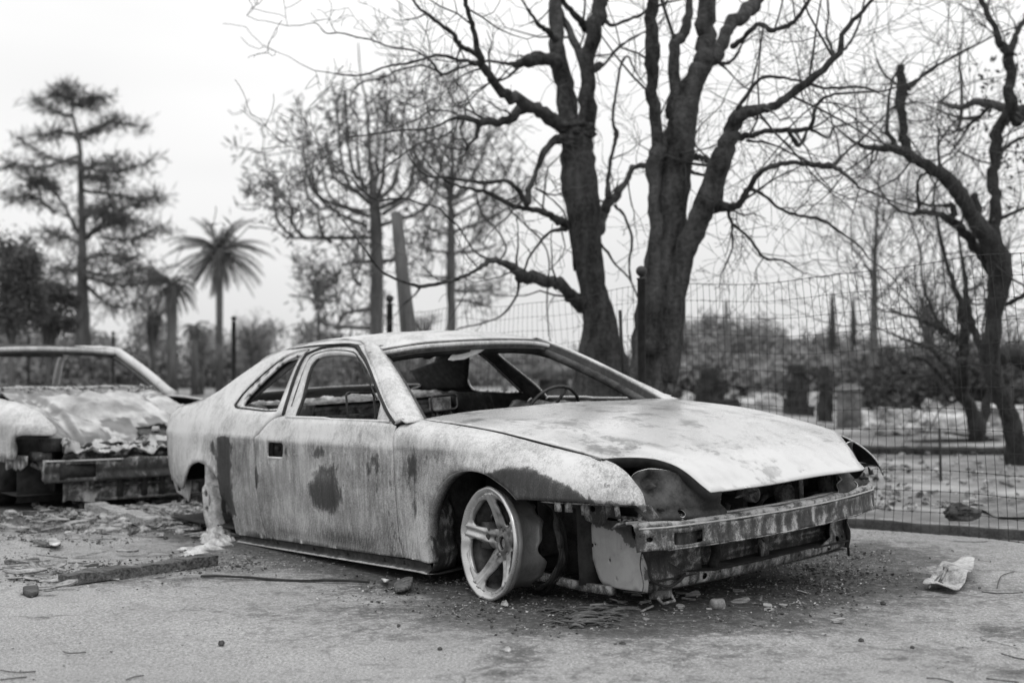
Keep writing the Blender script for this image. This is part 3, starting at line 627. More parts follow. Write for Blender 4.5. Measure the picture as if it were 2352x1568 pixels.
# headlamp buckets
for s in (-1, 1):
    BK = [(.672,.655),(.650,.680),(.60,.685),(.525,.668),(.462,.632),(.40,.588),(.372,.55),(.352,.51),(.36,.496),(.62,.500),(.66,.505),(.685,.56),(.69,.61)]
    def bkm(y, z):
        x = .600+.045*ss(.70, .63, y)+.075*ss(.66, .36, y)
        x += -.07*math.exp(-((y-.605)**2+(z-.618)**2)/.04**2)+.07*math.exp(-((y-.60)**2+(z-.622)**2)/.013**2)
        x += -.05*ss(.58, .66, z)*ss(.36, .5, y)*(.6) + (.018 if z < .56 else 0)*ss(.70, .66, y)+.004*fb(y*9, z*9)
        if z < .575: x += .010*math.sin((z-.50)*120)
        return (x, s*(y-.022), z)
    mb = MB(); panel(mb, cat(BK, 4, True), [circ(.535, .522, .012, 12), ], bkm, .012, lambda y, z: -.15+.9*math.exp(-((abs(math.hypot(y-.605, z-.622)-.030))/.016)**2)+.25*math.exp(-((z-.572)/.006)**2)+.35*ss(.45, .36, y)*(.5+fb(y*20, z*20))+.1*(z < .565), flip=(s > 0))
    mb.build('headlamp_bucket', M_PAINT, car, solid=.004, mats=[M_INNER])
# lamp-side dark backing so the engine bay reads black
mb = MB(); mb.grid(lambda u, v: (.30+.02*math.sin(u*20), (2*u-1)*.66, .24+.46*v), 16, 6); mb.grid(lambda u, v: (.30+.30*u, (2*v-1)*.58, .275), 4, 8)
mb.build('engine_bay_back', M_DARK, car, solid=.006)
mb = MB(); rb = random.Random(4)
for i in range(26): mb.box((rb.uniform(.32, .50), rb.uniform(-.5, .5), rb.uniform(.34, .58)), (rb.uniform(.04, .12), rb.uniform(.04, .14), rb.uniform(.04, .12)), Matrix.Rotation(rb.uniform(-.5, .5), 3, 'Z'))
for i in range(10):
    p = Vector((rb.uniform(.42, .58), rb.uniform(-.45, .45), rb.uniform(.42, .56))); mb.tube(cat([p, p+Vector((rb.uniform(-.1, .05), rb.uniform(-.1, .1), rb.uniform(-.1, .05))), p+Vector((rb.uniform(-.1, .1), rb.uniform(-.2, .2), rb.uniform(-.1, .08)))], 5), rb.uniform(.006, .016), 6)
eng = mb.build('engine', M_INNER, car, bevel=.006)
for (y, z, r_) in ((-.33, .525, .052), (-.02, .53, .03), (.18, .51, .04)):
    mb = MB(); mb.lathe([(.0, 0), (.0, r_*.5), (.006, r_*.55), (.006, r_*.8), (.02, r_*.85), (.02, r_), (-.02, r_)], 28, Matrix.Translation((.60, y, z))); mb.build('pulley', M_INMID, car)
mb = MB(); mb.lathe([(0, .045), (-.02, .03), (-.05, .028)], 16, Matrix.Translation((.66, -.12, .545)) @ Matrix.Rotation(1.2, 4, 'Y')); mb.build('funnel_bracket', M_INMID, car)
for y in (.22, .43):
    mb = MB(); mb.box((.65, y, .52), (.01, .025, .14)); mb.build('engine_bracket', M_INMID, car, bevel=.003)
mb = MB(); mb.box((.60, .465, .53), (.10, .012, .15), a=.3); mb.build('lamp_bracket', M_RUST, car)
# bumper beam
def beamx(y): return .778-.105*(abs(y)/.70)**2.0-.03*ss(.6, .70, abs(y))
BP = [(-.115,.478),(-.085,.498),(-.075,.490),(-.045,.490),(-.035,.500),(-.012,.502),(0,.494),(.0,.480),(.006,.470),(.006,.42),(0,.408),(-.02,.402),(-.09,.404)]
def beamf(u, v):
    y = -.70+1.40*u; k = v*(len(BP)-1); i = min(int(k), len(BP)-2); f = k-i; dx = BP[i][0]*(1-f)+BP[i+1][0]*f; dz = BP[i][1]*(1-f)+BP[i+1][1]*f
    wv = .003*math.sin(u*37)+.003*fb(u*9, v*2); sag = -.012*math.exp(-((y+.42)/.05)**2)*(v < .4)
    return (beamx(y)+dx, y, dz+wv+sag+.004*u)
mb = MB()
# face with slots is a separate flat patch: build by panel in (y, z)
mb.grid(lambda u, v: beamf(u, v*8/12), 90, 16, lambda u, v: (.30 if v < .85 else .5)+.25*fb(u*14, v*3)+(.35 if .22 < v < .5 else 0))
panel(mb, [(-.70,.478),(.70,.478),(.70,.402),(-.70,.402)], [rrect(-.575,.418,-.455,.462,.004), rrect(.60,.415,.655,.465,.004), circ(-.655,.442,.010,10), circ(-.684,.455,.003,8), circ(-.615,.45,.003,8), circ(-.16,.455,.003,6), circ(.02,.46,.003,6), circ(.675,.44,.006,8)],
      lambda y, z: (beamx(y)+.006-.003*math.cos((z-.44)*60), y, z+.003*math.sin((y+.7)/1.4*37)+.004*(y+.7)/1.4), .018, lambda y, z: .50+.12*fb(y*9, 1)-.30*blob(y, z, -.02, .44, .45, .06, 2)*(max(0, fb(y*28, 0))*1.6))
mb.grid(lambda u, v: (beamx(-.57+1.14*u)-.11*v, -.57+1.14*u, .402+.004*u+.003*math.sin(u*37)), 60, 2, lambda u, v: .7)
beam = mb.build('bumper_beam', M_RUST, car, solid=-.0035)
mb = MB(); mb.tube([(beamx(y)+.010, y, .484+.004*(y+.7)/1.4) for y in np.linspace(-.69, .70, 50)], .0035, 6, a=.12); mb.tube([(beamx(y)+.008, y, .404+.004*(y+.7)/1.4) for y in np.linspace(-.60, .68, 50)], .0035, 6, a=.3); mb.tube([(beamx(y)-.04, y, .502+.004*(y+.7)/1.4) for y in np.linspace(-.70, .70, 50)], .005, 6, a=.2)
mb.build('beam_lip', M_RUST, beam)
for s in (-1, 1):
    mb = MB(); mb.box((.60, s*.50, .44), (.22, .10, .08), a=.6); mb.build('beam_mount', M_RUST, beam, bevel=.005)
def rubble(mb, fn, n, s0, s1, rr, a=0):
    for i in range(n):
        c = fn(rr); s_ = rr.uniform(s0, s1); R = Matrix.Rotation(rr.uniform(0, 6.3), 3, 'Z') @ Matrix.Rotation(rr.uniform(-.8, .8), 3, 'X')
        k = rr.randint(4, 6); top = [R @ Vector((s_*rr.uniform(.5, 1.2)*math.cos(2*PI*j/k), s_*rr.uniform(.3, .9)*math.sin(2*PI*j/k), rr.uniform(-.1, .2)*s_)) for j in range(k)]
        th = Vector((0, 0, s_*rr.uniform(.1, .5)))
        vs = [c+p for p in top]+[c+p*.85+th for p in top]
        mb.add(vs, [tuple(reversed(range(k))), tuple(range(k, 2*k))]+[(j, (j+1) % k, k+(j+1) % k, k+j) for j in range(k)], [a]*len(vs))
for y0, y1 in ((-.66, -.33), (.46, .68)):
    mb = MB(); rubble(mb, lambda r: (lambda y: Vector((beamx(y)-r.uniform(.03, .15), y, .497+r.uniform(0, .012))))(r.uniform(y0, y1)), 170, .005, .016, rb)
    o = mb.build('debris_on_beam', M_DEB, car, smooth=False); o['kind'] = 'stuff'
# lower crossmember / radiator support
mb = MB()
def lowx(y): return .600-.03*(abs(y)/.6)**3
panel(mb, [(-.600,.238),(-.3,.232),(.2,.238),(.585,.246),(.60,.30),(.60,.385),(.50,.385),(.48,.30),(.40,.275),(0,.268),(-.25,.268),(-.40,.285),(-.47,.33),(-.50,.42),(-.60,.44)], [circ(-.432,.266,.013,12), circ(-.302,.256,.013,12), circ(.528,.285,.014,12), circ(.567,.290,.007,8), circ(.462,.258,.013,12), circ(-.22,.262,.005,8), circ(-.07,.258,.005,8), circ(.25,.255,.005,8), circ(.40,.262,.005,8)],
      lambda y, z: (lowx(y)+.006*math.sin((z-.24)*50), y, z), .014, lambda y, z: .40+.35*ss(.27, .36, z)*(y < 0)+.2*fb(y*8, z*8))
low = mb.build('lower_crossmember', M_RUST, car, solid=.004)
mb = MB(); mb.grid(lambda u, v: (.60-.10*v-.03*(abs(2*u-1))**3, (2*u-1)*.60, .236-.006*v), 30, 2, lambda u, v: .6); mb.grid(lambda u, v: (.60-.10*v-.03*(abs(2*u-1))**3, (2*u-1)*.47, .268), 30, 2, lambda u, v: .4); mb.build('crossmember_flange', M_RUST, low, solid=.003)
mb = MB(); mb.grid(lambda u, v: (.50+.012*fb(u*7, v*4)+.03*v, -.50+1.05*u, .262+.145*v), 60, 16, lambda u, v: .42+.18*fb(u*5, v*16)+.12*math.sin(v*60)**2)
mb.build('crushed_condenser', M_RUST, low, solid=.004)
mb = MB(); mb.box((.555, .09, .335), (.02, .045, .15), a=.45); mb.build('support_strut', M_RUST, low); mb = MB(); mb.box((.575, .30, .372), (.03, .38, .016), Matrix.Rotation(.05, 3, 'X'), a=.4); mb.build('support_strut', M_RUST, low)
mb = MB(); mb.tube(cat([(.55, -.20, .40), (.56, -.19, .33), (.57, -.22, .28), (.56, -.14, .262)], 5), .02, 7, a=.9); mb.build('hose', M_RUST, low)
mb = MB(); mb.grid(lambda u, v: (.55+.015*fb(u*4, v*4), -.46+.20*u, .27+.14*v), 14, 10, lambda u, v: .5+.3*fb(u*6, v*6)); mb.build('shroud_remains', M_RUST, low, solid=.004)
mb = MB(); mb.tube([(.58, .598, .40), (.583, .60, .205)], .006, 6); mb.build('hanging_rod', M_IRON, low)
mb = MB(); mb.tube(cat([(.62,-.600,.45),(.622,-.612,.37),(.60,-.585,.29),(.612,-.52,.252),(.615,-.46,.262),(.613,-.42,.285)], 6), .006, 6); mb.build('edge_seam', M_DARK, low)
for (y, w_) in ((-.52, .07),):
    mb = MB(); mb.box((.58, y, .222), (.05, w_, .03), a=.5); mb.tube([(.60, y-.035, .215), (.62, y-.03, .195), (.62, y+.03, .197), (.60, y+.035, .215)], .006, 6, a=.4); mb.build('tow_hook', M_RUST, low)
# side apron
for s in (-1, 1):
    mb = MB(); AP = [(.315,.462,1),(.30,.42),(.305,.40),(.298,.377),(.318,.32),(.338,.268),(.352,.249),(.375,.240),(.48,.238),(.590,.240,1),(.60,.30),(.585,.35),(.56,.40),(.53,.44),(.53,.492,1),(.42,.485),(.35,.49),(.34,.50),(.325,.49)]
    panel(mb, outline(AP), [circ(.405,.337,.006,8), circ(.313,.385,.008,10), circ(.328,.388,.004,8), circ(.44,.272,.003,6)], lambda X, Z: (X, s*(.602+.004*math.sin(X*30)), Z), .014, lambda x, z: .14+.5*ss(.43, .46, z+.1*(x-.45))*1+.25*ss(.50, .6, x+.6*(z-.25)-.05)-.1*blob(x, z, .42, .29, .1, .04), flip=(s > 0))
    mb.build('side_apron', M_SPOT, car, solid=.004, mats=[M_INNER])
    mb = MB(); panel(mb, [(.29,.575),(.40,.572),(.55,.57),(.66,.555),(.69,.52),(.66,.50),(.56,.50),(.45,.505),(.42,.47),(.33,.485),(.315,.52),(.24,.53)], [circ(.37,.53,.018,10,.012), rrect(.50,.515,.60,.548,.01)], lambda X, Z: (X, s*(.645-.1*max(0, X-.5)), Z), .014, lambda x, z: .5, flip=(s > 0)); mb.build('apron_upper', M_RUST, car, solid=.006)
    mb = MB(); mb.grid(lambda u, v: (.20+.12*v+.38*u, s*(.60-.10*(1-v)), .43+.12*math.sin(v*2)), 8, 4, lambda u, v: .7); mb.build('chassis_rail', M_RUST, car, solid=.01)
# undercarriage
mb = MB()
for s in (-1, 1):
    mb.tube([(.10, s*.30, .30), (.0, s*.50, .28), (-.02, s*.72, .27)], [.03, .03, .025], 8); mb.tube([(-.02, s*.62, .30), (-.06, s*.60, .72)], .035, 10); mb.tube([(-.3, s*.34, .3), (.45, s*.36, .32)], .035, 8)
mb.tube([(.05, -.45, .25), (.05, .45, .25)], .03, 8); mb.box((.0, 0, .36), (.35, .5, .22)); mb.box((.25, -.52, .33), (.05, .05, .14), Matrix.Rotation(.3, 3, 'Y'))
mb.build('subframe', M_DARK, car)
mb = MB(); P_ = [(.06,-.70,.262),(.14,-.66,.25),(.22,-.63,.234),(.30,-.62,.229),(.42,-.60,.226)]
mb.tube(cat(P_, 6), .022, 4, flat=1.0, ang0=.78, a=.42); mb.build('radius_arm', M_RUST, car)
# ---- front wheel
def wheel_at(C, steer, camber, spin):
    return Matrix.Translation(C) @ Matrix.Rotation(steer, 4, 'Z') @ Matrix.Rotation(camber, 4, 'X') @ Matrix.Rotation(-PI/2, 4, 'Z') @ Matrix.Rotation(spin, 4, 'X')
def make_rim(Mw, parent, r=.212, mat=M_ALU, torn=True, name='front_wheel'):
    root = empty(name); root.parent = parent; root.matrix_local = Mw     # local +x = outward axis
    k = r/.212
    mb = MB()
    def wp(x, rr, q):
        if torn and x < -.10:
            e = .04*max(0, math.sin(q*3+1.0))+.035*max(0, math.sin(q*7+2))+.05*max(0, math.cos(q-2.4)); x += e*((-x-.10)/.10)
        rr *= 1-.035*math.exp(-((q-PI-.03+.0)/.10)**2)*(x > -.05)       # notch where the lip rests on the ground
        rr += .0015*math.sin(5*q)+.001*math.sin(13*q)
        return x, rr*k
    mb.lathe([(-.030,.176),(-.016,.188),(-.008,.199),(.0,.206),(.001,.2105),(-.003,.2125),(-.008,.2115),(-.012,.205),(-.020,.202),(-.034,.201),(-.040,.196),(-.050,.184),(-.062,.174),(-.09,.168),(-.12,.165),(-.15,.164),(-.172,.168)], 96, warp=wp, a=lambda x: .06 if x > -.03 else .36)
    rim = mb.build('rim', mat, root, solid=-.004, mats=[M_INNER])
    # spoked face
    mb = MB(); holes = [circ(0, 0, .027, 20)]
    for i in range(5):
        a0 = math.radians(97+36+72*i); hw0, hw1 = .36, .46
        P = []
        for q, rr in ((-.10,.074),(-.28,.098),(-.39,.125),(-.44,.15),(-.41,.170),(-.22,.178),(0,.180),(.22,.178),(.41,.170),(.44,.15),(.39,.125),(.28,.098),(.10,.074),(0,.069)):
            P.append((rr*math.cos(a0+q), rr*math.sin(a0+q)))
        holes.append(cat(P, 3, True)); al = math.radians(97+72*i+36*0)
        holes.append(circ(.053*math.cos(al+.0), .053*math.sin(al+.0), .0095, 10))
    def face(y, z):
        rr = math.hypot(y, z); th = math.atan2(z, y); x = -.024-.020*math.sin(min(rr/.19, 1)*PI)**1.0*(1)+.0
        x = -.006 - .062*(1-(min(rr, .195)/.195)**2.0)
        d = min(abs(((th-math.radians(97+72*i)+PI) % (2*PI))-PI) for i in range(5))
        if rr > .06: x += .010*math.exp(-((d*rr-.016)/.007)**2)-.008*ss(.026, .045, d*rr)*ss(.185, .12, rr)
        if rr < .07: x -= .012*math.exp(-((rr-.053)/.02)**2)*.7
        x += .006*ss(.05, .03, rr)
        return (x, y, z)
    panel(mb, circ(0, 0, .190, 80), holes, lambda y, z: tuple(np.array(face(y, z))*[1, k, k]), .0065, lambda y, z: .10+.34*ss(.13, .05, math.hypot(y, z)+.05*fb(y*18, z*18))+.35*max(0, fb(y*14, z*14))+.12*(z < -.05))
    mb.build('spokes', mat, rim, solid=.016, mats=[M_INNER])
    mb = MB()
    for i in range(5):
        al = math.radians(97+72*i); mb.lathe([(-.085,.010),(-.076,.009),(-.070,.008),(-.070,0)], 8, Matrix.Translation((0, .053*k*math.cos(al), .053*k*math.sin(al))))
    mb.lathe([(-.09,.024),(-.076,.021),(-.073,.016),(-.078,0)], 14)
    mb.build('hub', M_ALUD, rim)
    mb = MB(); mb.lathe([(-.10,.05),(-.10,.125),(-.115,.125),(-.115,.05)], 40); mb.lathe([(-.095,.03),(-.095,.07),(-.15,.07)], 24); mb.box((-.08, -.11, .02), (.06, .06, .10)); mb.build('brake_disc', M_INNER, root)
    return root
WC = CARI @ at(1119, 1248, 4.885)
fw = make_rim(wheel_at(WC, math.radians(-9), math.radians(-5), 0), car)
# steel cords left of the burnt tyre
mb = MB(); rt = random.Random(6)
for i in range(16):
    x = -.205-.022*rt.random()-.01*i/8; r0 = .185+rt.uniform(-.010, .012); ph = rt.uniform(0, 6)
    mb.tube([(x+.012*math.sin(a*2+ph), (r0+.006*math.sin(3*a+ph))*math.cos(a)-.0, (r0+.006*math.sin(2*a+ph))*math.sin(a)-.01) for a in np.linspace(0, 2*PI, 40)], .0016, 4, cap=False)
mb.build('tyre_wire', M_WIRE, fw)
mb = MB(); mb.grid(lambda u, v: (lambda a, r: (-.21-.02*v+.01*math.sin(a*5), r*math.cos(a), r*math.sin(a)))(2*PI*u, .172+.012*v+.005*math.sin(u*60)), 60, 2); mb.build('charred_tyre_bead', M_INNER, fw, solid=.006)
# far front wheel, hidden low
WF = Vector((0, .74, .36)); make_rim(wheel_at(WF, math.radians(175), 0, .4), car, mat=M_ALUD, torn=False, name='front_wheel')
# ---- rear wheel remains: half-melted hub face, leaning, with set puddles of alloy
rw = empty('rear_wheel'); rw.parent = car; 
RWC = CARI @ at(496, 1168, 6.84)
rw.matrix_local = Matrix.Translation(RWC) @ Matrix.Rotation(math.radians(38), 4, 'Z') @ Matrix.Rotation(math.radians(-3), 4, 'X') @ Matrix.Scale(1.06, 4)
mb = MB()
PL = [(-.075,.10),(-.06,.115),(-.045,.125),(-.040,.17),(-.034,.24),(-.012,.243),(.004,.238),(.002,.18),(.012,.16),(.04,.15),(.06,.16),(.072,.13),(.075,.105),(.05,.09),(.036,.06),(.030,.02),(.034,-.03),(.045,-.08),(.062,-.12),(.085,-.15),(.05,-.158),(.0,-.15),(-.03,-.155),(-.055,-.14),(-.04,-.10),(-.05,-.06),(-.062,-.02),(-.058,.03),(-.068,.07)]
RG = [((-.02,.24),(-.015,.13),.020),((-.015,.13),(.07,.125),.014),((-.015,.13),(.008,.03),.016),((.008,.03),(.012,-.05),.018),((.012,-.05),(.05,-.15),.016),((-.06,.09),(-.05,-.02),.010),((-.05,-.02),(.01,-.14),.010)]
def seg_d(x, z, a, b):
    ax, az = a; bx, bz = b; t = max(0, min(1, ((x-ax)*(bx-ax)+(z-az)*(bz-az))/((bx-ax)**2+(bz-az)**2))); return math.hypot(x-ax-t*(bx-ax), z-az-t*(bz-az))
def rwf(x, z):
    h = 0
    for a, b, w_ in RG: h = max(h, w_*.8*math.exp(-(seg_d(x, z, a, b)/(w_*.8))**2))
    return (x, -.01-h+.05*(abs(x)/.08)**2+.004*fb(x*22, z*22), z)
panel(mb, cat(PL, 3, True), [circ(-.042, .078, .013, 10, .015), circ(-.016, .045, .009, 12, .034), circ(-.036, .0, .012, 10, .015)], rwf, .006, lambda x, z: .1+.5*max(0, fb(x*16, z*16))+.3*(z < -.1))
mb.build('melted_rim_face', M_ALUM, rw, solid=-.016, mats=[M_INNER])
mb = MB(); mb.lathe([(0,.02),(0,.085),(.02,.085),(.02,.02)], 24, Matrix.Translation((.09, .10, .0)) @ Matrix.Rotation(PI/2, 4, 'Z')); mb.tube([(.08, .08, .14), (.10, .10, -.1)], .018, 8); mb.tube([(.09,.03,.1),(.15,.05,.06)], .02, 6); mb.tube([(.09,.03,.0),(.16,.05,-.02)], .014, 6)
mb.build('rear_hub', M_INMID, rw)
mb = MB(); rp = random.Random(12)
def pud(c, rx, ry, h):
    ph = rp.uniform(0, 6)
    def f(u, v):
        a = 2*PI*u; r = v*(1+.25*mn.noise(Vector((math.cos(a)*2, math.sin(a)*2, ph)))+.12*math.sin(a*7+ph)); return c+Vector((rx*r*math.cos(a), ry*r*math.sin(a), h*(1-v**3)*(1+.5*mn.noise(Vector((r*5*math.cos(a), r*5*math.sin(a), ph))))))
    mb.grid(f, 28, 6)
for u, v, rx, ry, h in ((505,1232,.07,.06,.05),(485,1236,.07,.06,.03),(432,1262,.055,.022,.014),(450,1270,.06,.025,.016),(475,1262,.08,.035,.022),(500,1252,.07,.045,.03),(520,1243,.05,.04,.03),(484,1246,.05,.04,.05),(440,1276,.05,.02,.012),(465,1274,.05,.02,.014)): pud(gnd(u, v, .0), rx, ry, h)
pu = mb.build('alloy_puddle', M_ALUM); tag(pu, 'pale ragged puddle of melted alloy beneath the rear hub of the coupe', 'melted metal')
# ------------------------------------------------------------------ second burnt car (left)
c2 = empty('burnt_car'); c2.matrix_world = C2M
tag(c2, 'burnt-out saloon with sagging bonnet, cut by the left edge behind the coupe', 'car')
def c2z(x): return float(np.interp(x, [-.6,-.2,.15,.4,.6,.72,.80], [.70,.705,.69,.672,.63,.56,.50]))
def c2y(x, z):
    t_ = max((z-c2z(x)+.13)/.13, 0)
    return .80-.10*ss(.45, .85, x)-.14*min(t_, 1)**3+.0-.01*ss(.4, .2, z)
for s in (-1, 1):
    F2 = [(-2.9,.18,1),(-.62,.18,1),(-.30,.18,1),(-.30,.30),(-.22,.42),(-.05,.49),(.12,.47),(.25,.40),(.30,.34,1),(.50,.335),(.60,.33,1),(.62,.40),(.60,.455),(.66,.485),(.80,.49,1),(.76,.535),(.70,.575),(.6,.63),(.4,.67),(.15,.688),(-.2,.703),(-.6,.70,1),(-1.8,.72),(-2.9,.70,1)]
    mb = MB(); panel(mb, outline(F2), [], lambda X, Z: (X, s*c2y(X, Z), Z), .03, lambda x, z: .06+.12*(z < .55)+.5*blob(x, z, .62, .42, .04, .05), flip=(s > 0))
    mb.build('body_side', M_PAINT, c2, solid=.012, mats=[M_INNER])
    # windscreen pillar & side glass frame
    a, b_ = Vector((-.38, s*.70, .70)), Vector((-1.12, s*.57, 1.035))
    pw = [a.lerp(b_, i/10)+Vector((.0, 0, .015*math.sin(PI*i/10))) for i in range(11)]
    mb = MB(); mb.tube(pw, [.045]+[.034]*10, 8, a=.08); mb.tube([p+Vector((-.05, -s*.03, -.03)) for p in pw], .02, 6, a=.7)
    mb.tube(cat([(-1.12, s*.57, 1.035), (-1.6, s*.58, 1.055), (-2.3, s*.58, 1.03), (-2.75, s*.66, .74)], 6), .032, 8, a=.1)
    mb.build('windscreen_pillar', M_PAINT, c2)
    mb = MB(); mb.grid(lambda u, v: (-.4+.95*u, s*.50, .12+.33*v), 6, 4); mb.build('wheelhouse', M_DARK, c2, solid=.005)
mb = MB()
mb.grid(lambda u, v: (-1.12+.05*(1-(2*v-1)**2)-1.0*u, (2*v-1)*.58, 1.035+.025*(1-(2*v-1)**2)+.03*math.sin(PI*u)), 14, 20, lambda u, v: .08); mb.build('roof', M_PAINT, c2, solid=-.01, mats=[M_DARK])
mb = MB(); mb.tube([(-1.12+.05*(1-y*y), y*.57, 1.02+.025*(1-y*y)) for y in np.linspace(-1, 1, 20)], .02, 6, a=.15); mb.build('header_rail', M_PAINT, c2)
mb = MB(); mb.tube([(-1.13+.05*(1-y*y), y*.55, .995+.025*(1-y*y)) for y in np.linspace(-1, 1, 20)], .014, 6); mb.tube([(-2.3, y*.6, 1.03) for y in np.linspace(-1, 1, 3)], .03, 6)
mb.tube([(-2.55, -.62, .72), (-2.55, .62, .72)], .04, 6); mb.build('rear_window_frame', M_INNER, c2)
# collapsed bonnet / inner structure
def h2(u, v):
    X = -.50+1.20*u; y = (2*v-1)*.56; z = .735-.10*u-.17*u*u+.02*fb(u*3, v*5)+.015*fb(u*9, v*12)
    z += .045*math.exp(-((X-.05)/.25)**4-((y)/.33)**4)+.022*mn.noise(Vector((u*9, v*9, 4)))-.03*math.exp(-((abs(y)-.40)/.03)**2)*ss(.1, .2, u)+.02*math.sin(v*30)*ss(.8, 1, u)-.05*math.exp(-((v-.45)/.3)**2)*ss(.6, 1, u); X += .02*fb(u*2, v*9, 3)*ss(.7, 1, u)
    return (X, y, z-.035*ss(.8, 1, u))
def b2(u, v):
    X = -.50+1.20*u; y = (2*v-1)*.56
    if (u > .72 or u < .3 or v < .16) and fb(u*7, v*9) > .05: return .62
    return .20+.30*max(0, mn.noise(Vector((u*6, v*7, 9))))+.5*ss(.34, .0, u)*(.5+.8*fb(u*9, v*14))+.45*ss(.75, .95, u)*(.5+.9*fb(u*8, v*12, 2))+.25*(abs(abs(y)-.36) < .02)+.2*math.exp(-((u-.62)/.06)**2)*(v < .7)
def hb(mbx):
    vs, fs = [], []
    mbx.grid(h2, 60, 60, b2)
    keep = []
    for f in mbx.f:
        c = sum((Vector(mbx.v[i]) for i in f), Vector())/4
        if .48 < c.x < .66 and .06 < c.y < .27: continue
        keep.append(f)
    mbx.f = keep
mb = MB(); hb(mb); hd2 = mb.build('hood', M_HOOD, c2, solid=.008, mats=[M_DARK])
mb = MB(); mb.grid(lambda u, v: (.46+.22*u, .04+.25*v, .50-.05*u), 3, 3, lambda u, v: .6); mb.lathe([(0, .025), (.03, .02), (.03, 0)], 10, Matrix.Translation((.57, .16, .48)) @ Matrix.Rotation(-PI/2, 4, 'Y'), a=.2); mb.build('strut_tower_recess', M_RUST, hd2, solid=.004)
mb = MB(); rr2 = random.Random(15); rubble(mb, lambda r: Vector((r.uniform(-.62, -.40), r.uniform(-.62, .62), .73+r.uniform(-.01, .03))), 150, .01, .035, rr2); o = mb.build('ash_on_cowl', M_ASH, c2, smooth=False); o['kind'] = 'stuff'
mb = MB(); mb.grid(lambda u, v: (-.62+.2*u, (2*v-1)*.66, .71+.02*fb(u*3, v*20)), 6, 50, lambda u, v: .2+.3*fb(u*5, v*20)); mb.tube(cat([(-.50,-.62,.752),(-.52,-.3,.76),(-.50,0,.755),(-.53,.3,.765),(-.5,.6,.755)], 5), .012, 6, a=.3); mb.build('cowl', M_RUST, c2, solid=.005)
# front end
mb = MB(); panel(mb, [(.16,.375),(.40,.36),(.66,.355),(.655,.30),(.60,.262),(.55,.28),(.50,.255),(.43,.268),(.36,.252),(.30,.29),(.20,.30)], [], lambda X, Z: (X, -.73+.1*max(0, X-.5)+.01*math.sin(X*30), Z), .018, lambda x, z: .38); mb.build('torn_splash_panel', M_RUST, c2, solid=.004)
mb = MB(); mb.tube(cat([(.62,-.64,.36),(.66,-.62,.30),(.68,-.60,.24),(.66,-.60,.20)], 4), .018, 5, a=.4); mb.build('hanging_bracket', M_RUST, c2)
mb = MB(); panel(mb, [(-.625,.185),(.62,.205),(.62,.315),(-.10,.335),(-.16,.318),(-.625,.318)], [rrect(-.52,.215,-.315,.298,.012)], lambda y, z: (.78-.05*(y/.6)**2+.006*math.sin((z-.18)*60), y, z), .02, lambda y, z: .60-.14*(z > .28)+.25*(abs(z-.25) < .008)+.12*fb(y*9, z*9)); bm2 = mb.build('bumper_beam', M_RUST, c2, solid=.006)
mb = MB(); mb.box((.735, -.417, .258), (.03, .24, .10)); mb.build('dark_slot_backing', M_DARK, bm2)  # dark box added behind the slot, standing in for shade in the hollow
mb = MB(); mb.grid(lambda u, v: (.775-.09*v-.05*(2*u-1)**2, (2*u-1)*.62, .320+.0*v), 20, 2, lambda u, v: .25); mb.tube([(.79-.05*(y/.6)**2, y, .322) for y in np.linspace(-.62, -.15, 14)], .006, 5, a=0); mb.build('beam_flange', M_RUST, bm2, solid=.004)
mb = MB(); mb.grid(lambda u, v: (.70-.03*u, -.50+1.1*u, .06+.35*v+.02*fb(u*8, v*4)), 40, 20, lambda u, v: .40+.3*fb(u*9, v*9))
for y in (-.14, .02, .14, .28, .42): mb.box((.72, y, .24), (.02, .035, .32), a=.65)
for z in (.07, .16, .25, .40): mb.box((.715, .15, z), (.02, .9, .018), a=.5)
mb.build('radiator_support', M_RUST, c2)
mb = MB(); mb.grid(lambda u, v: (.70+.09*u+.03*fb(v*7, u*2), -.52+1.12*v, .435+.055*fb(v*11, u*2)-.05*u), 8, 100, lambda u, v: .08+.6*fb(v*14, u*2)); mb.grid(lambda u, v: (.74+.05*fb(v*8, u*4), -.52+1.12*v, .335+.09*u+.02*fb(v*15, 3)), 7, 80, lambda u, v: .6+.6*fb(v*14, u*3)); mb.build('crushed_front_panel', M_RUST, c2, solid=.005)
mb = MB(); mb.box((.66, -.56, .42), (.10, .12, .08), a=.8); mb.box((.64, -.62, .35), (.12, .10, .05), a=.6); mb.box((.70, -.61, .27), (.03, .035, .12), a=.35); mb.tube([(.60, -.66, .30), (.68, -.60, .26), (.70, -.6, .2)], .015, 6, a=.5); mb.build('headlamp_cavity_parts', M_RUST, c2)
mb = MB(); mb.grid(lambda u, v: (.45, (2*u-1)*.7, .05+.4*v), 8, 4); mb.grid(lambda u, v: (-.62, (2*u-1)*.70, .1+.6*v), 8, 4); mb.grid(lambda u, v: (-2.8+3.3*u, (2*v-1)*.72, .10), 10, 6); mb.build('floor_pan', M_DARK, c2, solid=.005)
mb = MB(); mb.tube([(.5,-.35,.12),(.5,.3,.10)], .03, 6); mb.tube([(.6, -.33, .20), (.62, -.33, .02)], .02, 5); mb.box((.3, -.2, .2), (.3, .3, .2)); mb.build('engine', M_INNER, c2)
for s in (-1,):
    w2 = empty('front_wheel'); w2.parent = c2; w2.matrix_local = Matrix.Translation((-.0, s*.77, .205)) @ Matrix.Rotation(-PI/2*(-s) * 1.0, 4, 'Z')
    mb = MB(); mb.lathe([(-.16,.19),(-.17,.205),(-.02,.205),(0,.20),(-.01,.19),(-.03,.17),(-.12,.165)], 40); mb.lathe([(-.04,.0),(-.045,.17)], 20); mb.build('rim', M_INNER, w2, solid=.005)
    mb = MB(); mb.lathe([(.0,.06),(-.015,.10),(-.03,.16),(-.05,.165)], 30); mb.build('hub_cap', M_INNER, w2)
